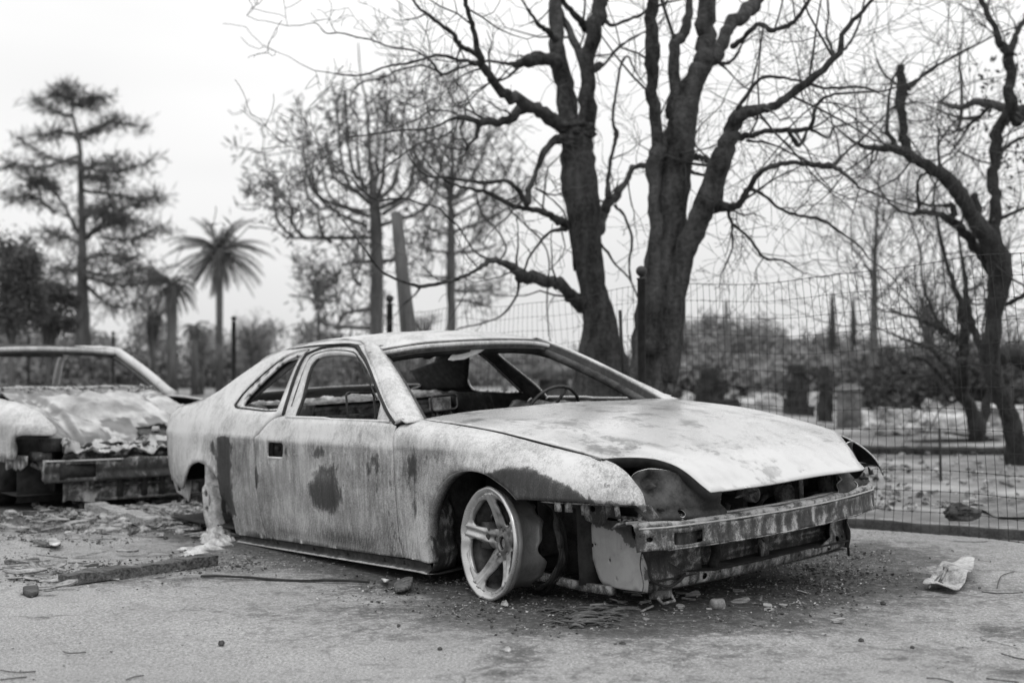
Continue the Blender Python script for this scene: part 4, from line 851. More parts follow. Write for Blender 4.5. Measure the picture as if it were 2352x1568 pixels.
# ------------------------------------------------------------------ fence: posts with ball caps, wire mesh
FP = []
def post(u, vt, d, tilt=0.0, label=''):
    top = at(u, vt, d); o = empty('fence_post', (top.x, top.y, 0)); hh = top.z
    mb = MB(); mb.lathe([(0, .028), (hh-.085, .026), (hh-.083, .031), (hh-.074, .031), (hh-.072, .014), (hh-.05, .012)], 14, Matrix.Rotation(-PI/2, 4, 'Y')); mb.build('shaft', M_IRON, o)
    mb = MB(); mb.lathe([(-.035, 0), (-.031, .017), (-.018, .031), (0, .036), (.018, .031), (.031, .017), (.035, 0)], 16, Matrix.Translation((0, 0, hh-.03)) @ Matrix.Rotation(-PI/2, 4, 'Y')); mb.build('ball_cap', M_IRON, o)
    o.rotation_euler[1] = tilt; tag(o, label, 'fence post', 'iron fence posts with ball caps'); return o
PD = [(1473, 612, 8.15), (895, 678, 11.3), (537, 726, 15.8), (260, 761, 22), (66, 771, 24)]
PL_ = ['tall dark iron fence post with ball cap in front of the right sycamore', 'dark iron fence post with ball cap beside the leaning wooden pole', 'thin dark iron fence post with ball cap below the palm tree', 'fence post whose ball cap shows above the middle of the left car roof', 'fence post whose ball cap shows above the left end of the left car roof']
for (u, v, d), lb in zip(PD, PL_): post(u, v, d, 0, lb)
P0 = at(1473, 700, 8.2); P0.z = 0
PR = at(2380, 700, 6.05); PR.z = 0
PR2 = P0+(PR-P0)*1.5
fence = empty('wire_fence', tuple(P0)); tag(fence, 'sagging rusty wire mesh fence along the kerb behind the coupe', 'fence')
def mesh_run(A_, B_, h0, h1, z0, z1, cw, rows, seed, name, lean=.0, rad=.0016):
    rr = random.Random(seed); D_ = (B_-A_); Ln = D_.length; D_ = D_.normalized(); Nn = Vector((D_.y, -D_.x, 0)); n = int(Ln/cw); k = rows
    ph = [rr.uniform(0, 6.3) for _ in range(6)]
    def P(i, j):
        s = i*cw; t = j/k; hh = (h0+(h1-h0)*s/Ln); zb = z0+(z1-z0)*s/Ln
        tt = 1-(1-t)**.85 if False else t
        z = zb+(hh-zb)*tt+.012*math.sin(s*1.9+ph[0]+t*2)+.006*math.sin(s*6+ph[1]*t)-.03*math.sin(PI*((s % 2.4)/2.4))*t
        x = s+.022*math.sin(t*3+s*.9+ph[2])*(1-.2*t)+.004*math.sin(s*11+t*9)+lean*(1-t)
        y = .03*math.sin(s*1.6+ph[3])*math.sin(PI*t)+.015*math.sin(s*5+t*5)
        return A_+D_*x+Nn*y+Vector((0, 0, z))
    G = [[P(i, j) for j in range(k+1)] for i in range(n+1)]
    mb = MB()
    for i in range(n+1): mb.tube([p-A_ for p in G[i]], rad, 3, cap=False)
    mb.build(name, M_WIRE, fence).location = A_-P0
    mb = MB()
    for j in range(k+1): mb.tube([G[i][j]-A_ for i in range(n+1)], rad*(1.0 if 0 < j < k else 1.5), 3, cap=False)
    for i in range(n+1):
        for j in range(k+1):
            if rr.random() < .95: mb.box(G[i][j]-A_, (rad*3.6,)*3)
    mb.build('horizontal_wires', M_WIRE, fence).location = A_-P0
mesh_run(P0, PR2, 1.43, 1.44, .06, .06, .054, 13, 1, 'vertical_wires', lean=.06)
P1 = at(895, 700, 11.4); P1.z = 0; P2 = at(537, 700, 15.9); P2.z = 0
mesh_run(P0, P1, 1.42, 1.40, .06, .06, .07, 13, 2, 'vertical_wires', rad=.0014)
mesh_run(P1, P2, 1.40, 1.38, .06, .06, .12, 10, 3, 'vertical_wires', rad=.0016)
mb = MB()
for u, v0, v1, d in ((1428, 710, 905, 8.4), (2290, 1050, 1110, 9.0)):
    pass
mb.tube([at(1424, 712, 8.5), at(1428, 800, 8.5), at(1434, 930, 8.5)], .011, 6)
o = mb.build('stake', M_WIRE); tag(o, 'thin rusty stake standing between the two sycamore trunks', 'stake')
mb = MB(); mb.tube([at(2158, 985, 9.4), at(2160, 1060, 9.4), at(2161, 1105, 9.4)], .010, 6)
o = mb.build('stake', M_WIRE); tag(o, 'thin stake standing alone behind the mesh left of the twin-trunk tree', 'stake')
# ------------------------------------------------------------------ trees
class Zm:
    def __init__(s, x0, y0, k): s.x0 = x0; s.y0 = y0; s.k = k
    def __call__(s, x, y): return ((s.x0+x/s.k)*.9408, (s.y0+y/s.k)*.9408)
    def w(s, w): return w/s.k*.9408
ZF = Zm(650, 0, 1.912); ZG = Zm(1300, 0, 1.7425); ZH = Zm(1900, 0, 1.425); ZE = Zm(0, 150, 2.24)
def limb(mb, Z, pts, d, rr, drift=None, n=7, rough=.06, wob=.0, close=True):
    """traced limb: pts (x, y, width); gets its own run of distances"""
    if drift is None: drift = rr.uniform(-1.2, 1.2)
    m_ = len(pts); P = []; R = []; w_ = pts[0][2] if len(pts[0]) > 2 else 10
    for i, p in enumerate(pts):
        if len(p) > 2: w_ = p[2]
        else: w_ *= .85
        dd = d+drift*i/max(m_-1, 1)
        u, v = Z(p[0], p[1]); P.append(tuple(at(u, v, dd))+(Z.w(w_)/FPX*dd/2,))
    c = cat(P, 5)
    pts3 = [Vector(q[:3]) for q in c]; rad = [max(q[3], .003) for q in c]
    big = rad[0] > .03
    ph = rr.uniform(0, 9)
    kk = [mn.noise_vector(Vector((i*.62, ph, 3)))+.5*mn.noise_vector(Vector((i*1.7, ph, 8))) for i in range(len(pts3))]
    pts3 = [p+k*min(r*.75, .035)*(.4 if r > .07 else 1)*(1 if 0 < i < len(pts3)-1 else 0) for i, (p, k, r) in enumerate(zip(pts3, kk, rad))]
    if not big: rad = [r*(1+.35*mn.noise(Vector((i*.9, ph, 5)))) for i, r in enumerate(rad)]
    if big: rad = [r*(1+rough*mn.noise(Vector((i*.55, ph, 0)))*2.0) for i, r in enumerate(rad)]
    n = 12 if rad[0] > .06 else (8 if rad[0] > .02 else 5)
    b = len(mb.v)
    mb.tube(pts3, rad, n)
    if n >= 8:      # bark lumps
        for i in range(b, len(mb.v)):
            p = Vector(mb.v[i]); k = (i-b)//n; k = min(k, len(pts3)-1); q = (p-pts3[k])
            am = min(1, .05/max(rad[k], .01)); f = 1+.24*am*mn.noise(p*5.5)+(.06+.08*am)*mn.noise(p*Vector((14, 14, 5))); mb.v[i] = tuple(pts3[k]+q*f)
    return pts3, rad
def grow(mb, p, dr, ln, r, rr, lev, up=.15, wander=.35, kids=3, minr=.0022, seg=5):
    pts = [p]; q = p.copy(); d = dr.normalized()
    for i in range(seg):
        d = (d+Vector((rr.gauss(0, 1), rr.gauss(0, 1), rr.gauss(0, 1)))*wander*.62+Vector((0, 0, up*.25))).normalized()
        q = q+d*(ln/seg); pts.append(q)
    rad = [max(r*(1-.75*i/seg), minr) for i in range(seg+1)]
    mb.tube(pts, rad, 4 if r > .006 else 3, cap=False)
    if lev > 0:
        for _ in range(kids):
            i = rr.randint(1, seg); b = (pts[i]-pts[i-1]).normalized()
            s = Vector((rr.gauss(0, 1), rr.gauss(0, 1), rr.gauss(0, 1))); s = (s-b*s.dot(b)).normalized()
            grow(mb, pts[i], b*.55+s*.85, ln*rr.uniform(.4, .75), rad[i]*.62, rr, lev-1, up, wander, kids, minr, seg)
    return pts
def twig_on(mb, limbs, rr, dens=7, ln=(.35, .9), lev=2, up=.2, kids=3, minr=.0022, rmax=.05, tip=True, r0=None):
    for pts, rad in limbs:
        for i in range(1, len(pts)-1):
            if rad[i] > rmax: continue
            L_ = (pts[i+1]-pts[i]).length
            k = L_*dens; k = int(k)+(rr.random() < k-int(k))
            for _ in range(k):
                b = (pts[i+1]-pts[i]).normalized(); s = Vector((rr.gauss(0, 1), rr.gauss(0, 1), rr.gauss(0, 1)+.2)); s = (s-b*s.dot(b)).normalized()
                grow(mb, pts[i].lerp(pts[i+1], rr.random()), b*.5+s, rr.uniform(*ln), max(min(rad[i]*.4, .010), .004) if r0 is None else r0, rr, lev, up, .4, kids, minr)
        if rad[-1] >= .05 and pts[-1].z > 3.0: grow(mb, pts[-2], pts[-1]-pts[-2], 2.2, rad[-1]*1.02, rr, 3, .5, .3, 4, .004, 7)
        if tip and rad[-1] < .03:
            grow(mb, pts[-1], pts[-1]-pts[-2], rr.uniform(*ln), max(rad[-1]*.9, .004), rr, lev, up, .35, kids+1, minr)
# -- left sycamore
rr = random.Random(101)
t1 = empty('sycamore_tree', tuple(gnd(1395, 945))); D1 = 10.4; t1.location = (at(1390, 900, D1).x, D1, 0)
tag(t1, 'large bare sycamore with scarred fork behind the coupe windscreen, left of the iron post', 'tree')
def child(mb, name, mat, parent):
    o = mb.build(name, mat); o.parent = parent; o.matrix_parent_inverse = parent.matrix_world.inverted() if False else Matrix.Translation(-Vector(parent.location)); return o
mb = MB(); LB = []
TR = limb(mb, ZG, [(300,1720,260),(296,1568,225),(288,1400,165),(262,1250,118),(235,1080,125),(212,900,150),(200,750,152),(193,640,140),(188,575,125),(190,530,95)], D1, rr, 0)
LB2 = [
 (ZG, [(165,600,90),(150,480,90),(140,380,82),(112,250,72),(98,100,60),(100,-80,48)], .3), (ZG, [(215,610,90),(238,420,68),(236,300,60),(250,180,64),(280,60,72),(300,-80,56)], -.3),
 (ZG, [(225,310,40),(180,180,35),(120,60,30),(70,-60,22)], .5), (ZG, [(235,130,30),(200,90,30),(150,30,24),(100,-40,20)], -.5), (ZG, [(100,170,36),(60,130,26),(20,100,18),(-20,40,14)], -.4),
 (ZG, [(110,270,60),(70,245,50),(20,240,55),(-30,265,45)], -.2), (ZG, [(250,300,40),(285,272,30),(305,276,14)], 0), (ZG, [(300,80,30),(330,110,18),(385,95,14),(430,75,14),(470,60,12),(520,0,10)], -.5),
 (ZF, [(1400,610,75),(1300,530,62),(1200,480,56),(1110,440,52),(1060,380,42),(1010,310,34),(985,220,28),(960,110,25),(925,0,23),(915,-80,20)], -1.5),
 (ZF, [(1000,270,26),(940,230,24),(900,205,24),(870,160,22),(800,105,18),(745,65,15),(690,10,11),(650,-40,9)], -.8), (ZF, [(745,65,10),(700,85,7),(640,97,5)], 0),
 (ZF, [(1010,310,24),(950,290,20),(880,275,16),(800,258,14),(740,275,14),(640,300,12),(560,310,10),(460,350,9),(370,350,8),(280,338,5)], -1.2),
 (ZF, [(960,300,14),(880,325,13),(820,345,14),(770,290,12),(700,240,10),(600,225,9),(500,190,8),(420,175,8),(350,155,7),(280,155,6),(230,110,4),(160,120,3)], -1.0),
 (ZF, [(820,345,12),(740,310,10),(640,320,9),(540,365,8),(440,390,7),(390,470,6),(430,560,5)], .5),
 (ZF, [(1220,490,45),(1180,520,44),(1120,565,42),(1060,568,38),(1000,570,32),(930,550,26),(860,560,13),(760,600,10),(600,610,9),(480,630,8),(380,640,6)], -1.3),
 (ZF, [(1000,575,28),(990,600,24),(980,645,18)], 0), (ZF, [(925,560,12),(905,610,10),(935,690,9),(840,690,7),(790,640,5)], .4), (ZF, [(930,545,14),(930,500,10),(980,440,8),(1040,390,8)], .2),
 (ZF, [(880,600,10),(820,640,9),(720,670,9),(640,720,9),(560,780,8),(500,840,8),(440,880,7)], -.8), (ZF, [(930,550,12),(850,520,10),(760,520,8),(700,560,8),(600,600,7)], .8),
 (ZF, [(1330,285,45),(1250,262,52),(1190,290,40),(1140,302,18),(1080,290,14),(1020,288,12)], -.2), (ZF, [(1190,300,16),(1120,365,12),(1040,390,10)], 0),
 (ZF, [(1400,650,60),(1340,670,40),(1290,720,30),(1260,800,24),(1230,880,24),(1218,945,34),(1180,890,22),(1120,840,18),(1040,855,16),(950,845,15),(850,830,14),(760,825,10),(700,780,8),(660,720,6)], -1.2),
 (ZF, [(1400,1050,50),(1340,1015,34),(1290,990,28),(1230,975,24),(1150,960,24),(1060,910,18),(980,885,15),(900,870,12),(830,840,10)], -.9), (ZF, [(1290,985,10),(1310,800,8),(1360,740,7)], .3),
 (ZF, [(1480,1420,95),(1434,1390,62),(1390,1340,56),(1330,1315,56),(1240,1300,58),(1200,1295,56),(1160,1250,42),(1100,1225,28),(1050,1215,26),(980,1260,18),(920,1290,16),(860,1310,18),(740,1335,16),(670,1325,14),(560,1280,12),(500,1220,10),(465,1170,8)], -1.8),
 (ZF, [(1050,1215,14),(980,1180,10),(930,1110,9),(890,1050,9),(850,1020,12),(800,970,9),(720,950,8),(640,925,10),(520,935,12),(440,880,10),(390,820,6)], -.8),
 (ZF, [(1400,1070,24),(1330,1080,16),(1280,1130,14),(1230,1200,12),(1205,1260,10)], -.8), (ZF, [(1180,1300,16),(1170,1380,12),(1100,1470,9),(1000,1510,8),(900,1532,7)], .6), (ZF, [(720,1340,12),(690,1380,8),(640,1420,6)], .3),
 (ZF, [(1080,1225,12),(1120,1160,9),(1080,1080,8),(1010,1000,7),(980,900,6)], .7), (ZF, [(1130,970,10),(1200,1040,8),(1280,1120,8),(1320,1220,7),(1310,1400,7),(1320,1568,6)], .5),
 (ZG, [(262,1030,60),(285,960,52),(305,890,50),(332,850,46),(390,790,28),(425,715,22),(490,708,18)], .8), (ZG, [(325,845,26),(322,740,17),(342,640,15),(356,570,20),(342,510,12),(355,400,11),(375,280,10),(405,240,9),(430,290,8),(470,350,6)], .5),
 (ZG, [(350,870,16),(390,920,12),(425,1020,13),(412,1100,10),(415,1180,8),(440,1240,6)], .2), (ZG, [(280,1020,16),(350,1120,10),(410,1180,9),(445,1260,7)], .2), (ZG, [(180,1150,14),(160,1000,9),(130,900,8),(60,830,6)], -.6), (ZG, [(10,800,9),(90,830,7),(150,810,9)], -.4)]
for Z, P, dr in LB2: LB.append(limb(mb, Z, P, D1, rr, dr))
for q in range(16):  # pruning knuckles round the fork
    c = at(*ZG(190+rr.uniform(-75, 75), 575+rr.uniform(-50, 50)), D1-.10); ks = rr.uniform(.4, .8); mb.lathe([(-.09*ks, .0), (-.07*ks, .03*ks), (-.02*ks, .05*ks), (.04*ks, .035*ks), (.08*ks, 0)], 7, Matrix.Translation(c) @ Matrix.Rotation(rr.uniform(0, 3), 4, 'Z') @ Matrix.Rotation(rr.uniform(0, 3), 4, 'X'))
child(mb, 'trunk', M_BARK, t1)
mb = MB(); twig_on(mb, LB, rr, dens=2.6, ln=(.25, .8), lev=2, kids=2, minr=.0022)
child(mb, 'crown', M_TWIG, t1)
# -- right sycamore
rr = random.Random(202); D2 = 9.7
t2 = empty('sycamore_tree'); t2.location = (at(1510, 900, D2).x, D2, 0); tag(t2, 'largest bare sycamore with split trunk, right of the tall iron post', 'tree')
mb = MB(); LB = []
limb(mb, ZG, [(480,1720,185),(492,1568,165),(512,1400,165),(548,1150,150),(570,1000,145),(588,850,155),(606,700,155),(622,600,145),(642,480,120),(680,360,95),(720,280,95),(740,180,75),(738,60,80),(742,-80,76)], D2, rr, 0)
limb(mb, ZG, [(505,1500,80),(520,1250,70),(520,1000,60),(515,850,50),(525,680,70),(545,600,60)], D2-.12, rr, 0)
for P, dr in [([(545,640,70),(520,450,50),(500,300,55),(505,150,60),(512,0,46),(512,-80,44)], -.5), ([(600,500,70),(598,300,50),(615,170,52),(650,130,40),(665,30,30),(672,-60,26)], .4), ([(605,160,24),(598,150,22)], 0),
 ([(745,260,70),(790,220,60),(830,130,56),(880,75,56),(940,20,58),(985,-60,52)], .8), ([(850,195,30),(900,160,25),(960,105,22),(1010,130,22),(1090,110,17),(1140,60,15),(1185,-20,14)], -.6),
 ([(560,1620,105),(585,1450,105),(612,1230,92),(660,1060,95),(700,950,95),(740,850,95),(790,720,90),(830,600,76),(865,520,60),(930,470,46),(1020,450,40),(1110,400,36),(1200,320,31),(1290,240,34),(1330,130,22),(1394,60,18),(1450,-10,14)], -.9),
 ([(860,490,20),(900,420,18),(970,335,16),(1050,330,13),(1140,345,12),(1250,375,12),(1394,370,10),(1480,400,7)], -.6), ([(1290,240,18),(1250,150,12),(1260,60,10),(1250,-20,9)], .4), ([(1300,230,16),(1350,180,12),(1394,90,10)], .2),
 ([(870,580,34),(930,580,27),(980,560,24),(1080,555,22),(1180,545,22),(1200,470,15),(1230,425,15),(1290,400,12)], -.5), ([(1180,545,16),(1220,570,12),(1260,585,10),(1290,540,9),(1394,520,7)], .3), ([(1090,560,16),(1130,620,22),(1170,555,12)], .1),
 ([(910,598,14),(1020,615,10),(1100,650,10),(1200,700,14),(1270,710,20),(1330,650,12),(1394,600,10),(1450,540,8)], .3),
 ([(770,880,60),(820,880,40),(870,880,36),(910,830,30),(940,770,26),(1000,715,22),(1100,695,22),(1200,700,22),(1270,708,22),(1330,740,17),(1394,800,9)], -.9),
 ([(930,805,18),(1000,845,14),(1060,895,14),(1150,920,14),(1230,935,16),(1300,980,12),(1394,1050,9),(1430,1100,7)], -.5), ([(830,890,16),(850,950,14),(920,1010,12),(985,1095,14),(1060,1105,9),(1110,1135,7),(1150,1160,5)], -.3), ([(848,945,10),(850,1050,8),(820,1130,8)], 0),
 ([(800,870,20),(810,800,16),(800,780,10)], 0), ([(670,672,30),(715,668,30),(750,690,26),(755,705,18)], -.1), ([(640,700,22),(700,740,14),(760,745,12)], .1), ([(790,265,20),(830,270,16),(870,230,14),(890,190,10)], .2), ([(790,265,14),(840,310,8),(900,370,7),(960,400,5)], .2), ([(550,700,20),(590,670,20),(640,650,10)], -.15), ([(490,710,16),(450,700,10),(410,760,8),(420,860,6)], .3)]:
    LB.append(limb(mb, ZG, P, D2, rr, dr))
child(mb, 'trunk', M_BARK, t2)
mb = MB(); twig_on(mb, LB, rr, dens=4.2, ln=(.3, 1.2), lev=2, kids=3, minr=.0019, up=.2)
child(mb, 'crown', M_TWIG, t2)
# -- right-hand orchard trees
rr = random.Random(303); D3 = 11.2
t3 = empty('fruit_tree'); t3.location = (at(2330, 1080, D3).x, D3, 0); tag(t3, 'dark multi-stemmed bare tree with sawn upright stub at the right edge', 'tree')
mb = MB(); LB = []
for P, dr in [([(835,1660,95),(830,1568,78),(815,1480,62),(785,1400,60),(748,1300,62),(740,1200,60),(752,1080,66),(768,990,78),(765,900,84),(722,820,70),(670,740,60),(620,660,55),(560,600,48),(500,570,40),(440,530,36),(380,515,26),(320,515,19),(265,495,12),(230,470,8)], -.6),
 ([(440,540,34),(438,480,34),(432,400,35),(428,320,34),(425,225,27)], 0), ([(405,510,26),(385,470,22),(378,452,18)], 0), ([(450,310,18),(500,265,12),(550,230,11)], .1), ([(450,330,12),(420,300,10),(370,260,8),(340,200,6)], .1), ([(768,930,60),(758,840,44),(752,700,40),(750,600,40),(765,470,38),(810,370,40),(806,270,38),(800,180,38),(770,150,24),(745,80,20),(700,-10,17),(690,-60,14)], .6),
 ([(805,190,30),(830,110,22),(870,50,20),(900,-40,16)], .3), ([(800,300,40),(830,420,46),(860,380,40)], .2), ([(750,930,44),(700,870,38),(650,820,32),(600,770,28),(550,745,22),(490,740,20),(465,745,14)], -.4), ([(600,770,20),(610,720,22),(575,715,12)], 0), ([(490,740,14),(484,680,12),(485,640,11),(500,610,10)], .1),
 ([(690,760,34),(685,700,26),(680,680,26)], 0), ([(565,610,20),(560,560,12)], 0), ([(770,540,16),(810,500,14),(870,470,12)], .2), ([(775,760,14),(830,735,12),(880,720,10)], -.2), ([(650,690,8),(690,820,8),(740,900,8),(800,960,8),(870,1000,7)], -.6), ([(720,1040,12),(770,1065,12),(830,1040,16),(870,1010,16)], -.2),
 ([(770,1250,50),(800,1230,60),(870,1260,60)], .3), ([(745,1330,40),(720,1250,30),(690,1170,30),(660,1080,24),(650,980,18),(640,900,12)], .5), ([(640,1250,40),(640,1350,40)], .2)]:
    LB.append(limb(mb, ZH, P, D3, rr, dr))
child(mb, 'trunk', M_BARK2, t3)
mb = MB(); twig_on(mb, LB, rr, dens=4.2, ln=(.3, 1.2), lev=2, kids=3, minr=.0023, up=.25)
def leafcloud(mb, c, r, n, size, rr, flat=1.0, droop=0.0, thin=.4):
    for _ in range(n):
        v = Vector((rr.gauss(0, 1), rr.gauss(0, 1), rr.gauss(0, 1)*flat))*.5
        p = c+Vector((v.x*r[0], v.y*r[1], v.z*r[2])); d = Vector((rr.gauss(0, 1), rr.gauss(0, 1), rr.gauss(0, 1)-droop)).normalized(); s = d.cross(Vector((rr.gauss(0, 1), rr.gauss(0, 1), rr.gauss(0, 1)))).normalized()
        l = size*rr.uniform(.6, 1.4); w_ = l*thin
        b = len(mb.v); mb.v += [tuple(p), tuple(p+d*l*.5+s*w_*.5), tuple(p+d*l), tuple(p+d*l*.5-s*w_*.5)]; mb.f.append((b, b+1, b+2, b+3)); mb.a += [0]*4
for x, y, r_, n_ in ((715,320,.25,60),(700,370,.2,40),(730,450,.2,50),(790,580,.2,40),(800,690,.25,50),(850,550,.3,60),(820,160,.2,60),(840,400,.3,130)):
    leafcloud(mb, at(*ZH(x, y), D3+rr.uniform(-.5, .5)), (r_, r_, r_*1.8), int(n_*.6), .06, rr, droop=1)
child(mb, 'crown', M_TWIG, t3)
rr = random.Random(404); D4 = 14.0
t4 = empty('fruit_tree'); t4.location = (at(2250, 1030, D4).x, D4, 0); tag(t4, 'smaller twin-trunk bare tree leaning left, in front of the white rubble', 'tree')
mb = MB(); LB = []
for P, dr in [([(700,1600,80),(697,1540,72),(690,1480,62),(668,1420,46),(645,1350,42),(640,1250,40),(648,1190,40),(640,1080,26),(600,960,18),(570,850,12),(540,700,10)], -.4), ([(700,1500,40),(722,1430,30),(735,1340,28),(728,1240,24),(760,1120,16),(790,1000,12)], .4),
 ([(672,1430,28),(620,1370,24),(570,1310,18),(520,1260,14),(480,1245,11),(440,1270,9)], -.5), ([(640,1360,26),(600,1290,20),(550,1230,16),(500,1200,13),(440,1180,9),(370,1150,7)], -.8), ([(650,1200,30),(600,1165,20),(560,1140,24),(510,1120,16),(460,1100,11),(360,1080,7)], -.5), ([(660,1180,20),(590,1180,16),(560,1150,14)], .2),
 ([(570,1145,14),(530,1060,10),(500,980,9),(490,860,7),(450,740,6)], .4), ([(690,1300,20),(650,1270,14),(600,1290,12)], .2), ([(640,1360,14),(600,1400,12),(560,1340,10),(540,1290,8)], .2)]:
    LB.append(limb(mb, ZH, P, D4, rr, dr))
child(mb, 'trunk', M_BARK2, t4)
mb = MB(); twig_on(mb, LB, rr, dens=4.5, ln=(.5, 1.7), lev=2, kids=3, minr=.003, up=.35)
child(mb, 'crown', M_TWIG, t4)
# -- thin upright distant tree
rr = random.Random(505); D5 = 26
t5 = empty('bare_tree'); t5.location = (at(2010, 900, D5).x, D5, 0); tag(t5, 'tall thin pale bare tree standing far behind the fence left of the dark orchard trees', 'tree')
mb = MB(); LB = [limb(mb, ZH, [(330,1300,36),(332,1200,30),(335,1000,22),(338,850,16),(345,720,10),(350,600,6)], D5, rr, 0)]
for P in ([(335,980,10),(290,900,8),(240,840,6)], [(338,860,8),(390,760,6),(430,700,5)], [(336,900,8),(300,780,6),(280,700,4)], [(335,1050,9),(420,960,7),(470,900,5)], [(340,740,6),(300,660,4)]): LB.append(limb(mb, ZH, P, D5, rr, rr.uniform(-1, 1)))
child(mb, 'trunk', M_BARKF, t5)
mb = MB(); twig_on(mb, LB, rr, dens=3.2, ln=(.6, 2.2), lev=2, kids=3, minr=.006, up=.5, rmax=.2)
child(mb, 'crown', M_TWIGF, t5)
# -- scorched pines in the middle
def pine(name, Z, trunk, d, seed, whorls, tuft, label, mat=M_BARKF, tmat=M_LEAFD, nd=16, nlen=.35):
    rr = random.Random(seed); o = empty(name); b = at(*Z(trunk[0][0], trunk[0][1]), d); o.location = (b.x, d, 0); tag(o, label, 'tree')
    mb = MB(); cr = MB(); L_ = [limb(mb, Z, trunk, d, rr, 0)]
    tp = []
    for P in whorls:
        q = limb(mb, Z, P, d, rr, rr.uniform(-2.5, 2.5)); L_.append(q)
        pts, rad = q
        for i in range(3, len(pts)):
            if rr.random() < .55:
                k = grow(cr, pts[i], Vector((rr.gauss(0, .8), rr.gauss(0, .8), 1.0)), rr.uniform(.5, 1.6)*tuft, max(rad[i]*.5, .012), rr, 2, .45, .7, 2, .008, 5)
                if rr.random() < .5: tp.append(k[-1])
        tp.append(pts[-1])
    for p in tp:
        leafcloud(cr, p, (.24*tuft, .24*tuft, .50*tuft), nd*2, nlen*.8, rr, thin=.13)
    child(mb, 'trunk', mat, o); child(cr, 'crown', tmat, o); return o
W1 = []
rr = random.Random(7)
for (sx_, sy_, ex, ey) in [(505,950,420,560),(500,960,330,470),(480,1010,250,700),(470,1060,180,560),(490,1110,100,1110),(300,1130,240,960),(240,960,180,800),(500,930,520,500),(520,930,560,420),(520,940,640,500),(540,970,700,640),(545,1000,760,480),(540,1050,820,720),(450,990,170,690),(470,880,370,420),(430,900,280,620),(560,960,690,800),(120,1100,30,820),(180,1110,110,900),(490,1220,400,1230),(440,1330,400,1230),(545,1220,620,1180),(490,1440,330,1530),(480,1530,260,1490)]:
    mx_, my_ = .5*(sx_+ex)+(ex-sx_)*.28, .5*(sy_+ey)+(sy_-ey)*.22
    W1.append([(sx_, sy_, 20), (mx_, my_, 14), (ex, ey, 7)])
pine('scorched_pine', ZF, [(514,1640,66),(515,1500,62),(515,1300,60),(513,1100,58),(508,980,52),(500,900,40),(490,800,26),(480,650,18),(470,500,12),(440,350,8),(430,200,5)], 21, 71, W1, .75, 'tall scorched pine with candelabra branches left of the leaning pole', nd=13, nlen=.26)
W2 = []
for (sx_, sy_, ex, ey) in [(860,920,820,780),(860,900,900,700),(870,930,980,820),(870,960,1080,780),(880,1010,1150,740),(850,930,700,760),(880,1080,1180,900),(860,1100,740,1040),(850,1180,720,1150),(885,1180,1080,1140),(890,1360,1100,1350),(850,1300,700,1280),(860,900,760,480),(870,880,930,480),(870,890,870,420),(880,920,1050,560),(860,890,660,620),(890,1400,1050,1440),(860,1200,1000,1060)]:
    mx_, my_ = .5*(sx_+ex)+(ex-sx_)*.2, .5*(sy_+ey)+(sy_-ey)*.05
    W2.append([(sx_, sy_, 15), (mx_, my_, 11), (ex, ey, 6)])
pine('scorched_pine', ZF, [(862,1640,46),(865,1500,42),(862,1300,40),(862,1100,36),(862,1000,30),(864,900,22),(868,700,12),(872,480,6)], 26, 72, W2, .8, 'slimmer scorched pine seen between the leaning pole and the left sycamore', nd=12, nlen=.28)
W3 = [[(240,1500,7),(230,1420,6),(160,1380,4)], [(240,1460,6),(260,1360,5),(340,1300,4)], [(238,1400,6),(200,1300,4)], [(240,1380,6),(300,1330,4)], [(240,1480,7),(290,1530,6),(380,1532,5),(480,1530,4)]]
pine('young_pine', ZF, [(245,1640,14),(242,1500,12),(240,1380,10),(235,1250,5)], 24, 73, W3, .55, 'small young pine with one dark tuft, left of the tall scorched pine', nd=22, nlen=.25)
# -- leaning pole
mb = MB(); mb.tube([at(942, 800, 14), at(938, 760, 14), at(925, 640, 14), at(911, 492, 14)], [.092, .090, .072, .062], 10); mb.tube([at(911, 494, 14), at(911, 486, 14)], [.062, .03], 8)
o = mb.build('wooden_pole', M_BARKF); tag(o, 'leaning bare wooden pole with broken top between the two scorched pines', 'pole')
# -- cedar on the left
WC_ = []
for (sx_, sy_, ex, ey, b_) in [(430,940,160,640,.3),(300,830,80,740,.2),(420,1240,180,1200,-.15),(420,1230,40,1130,-.25),(460,1080,700,1080,.1),(470,970,660,880,.1),(560,960,860,900,-.15),(480,1230,800,1270,-.3),(460,970,860,740,.1),(440,600,640,560,.1),(450,580,800,560,-.1),(430,420,640,310,-.05),(430,400,780,360,.12),(400,400,240,400,.1),(390,300,200,210,-.1),(400,250,560,200,.1),(400,220,300,180,.1),(430,640,600,660,.1),(440,700,780,760,.0),(330,700,200,660,.1),(440,560,100,420,-.1),(430,520,60,560,-.1),(440,800,700,860,0),(440,1000,280,950,.1),(430,1150,320,1130,0),(460,1150,760,1130,-.1),(470,1180,880,1190,-.1),(400,180,370,140,0),(410,240,500,230,.05),(460,860,620,780,.1)]:
    mx_, my_ = .5*(sx_+ex), .5*(sy_+ey)-b_*abs(ex-sx_)
    WC_.append([(sx_, sy_, 22), (mx_, my_, 15), (ex, ey, 6)])
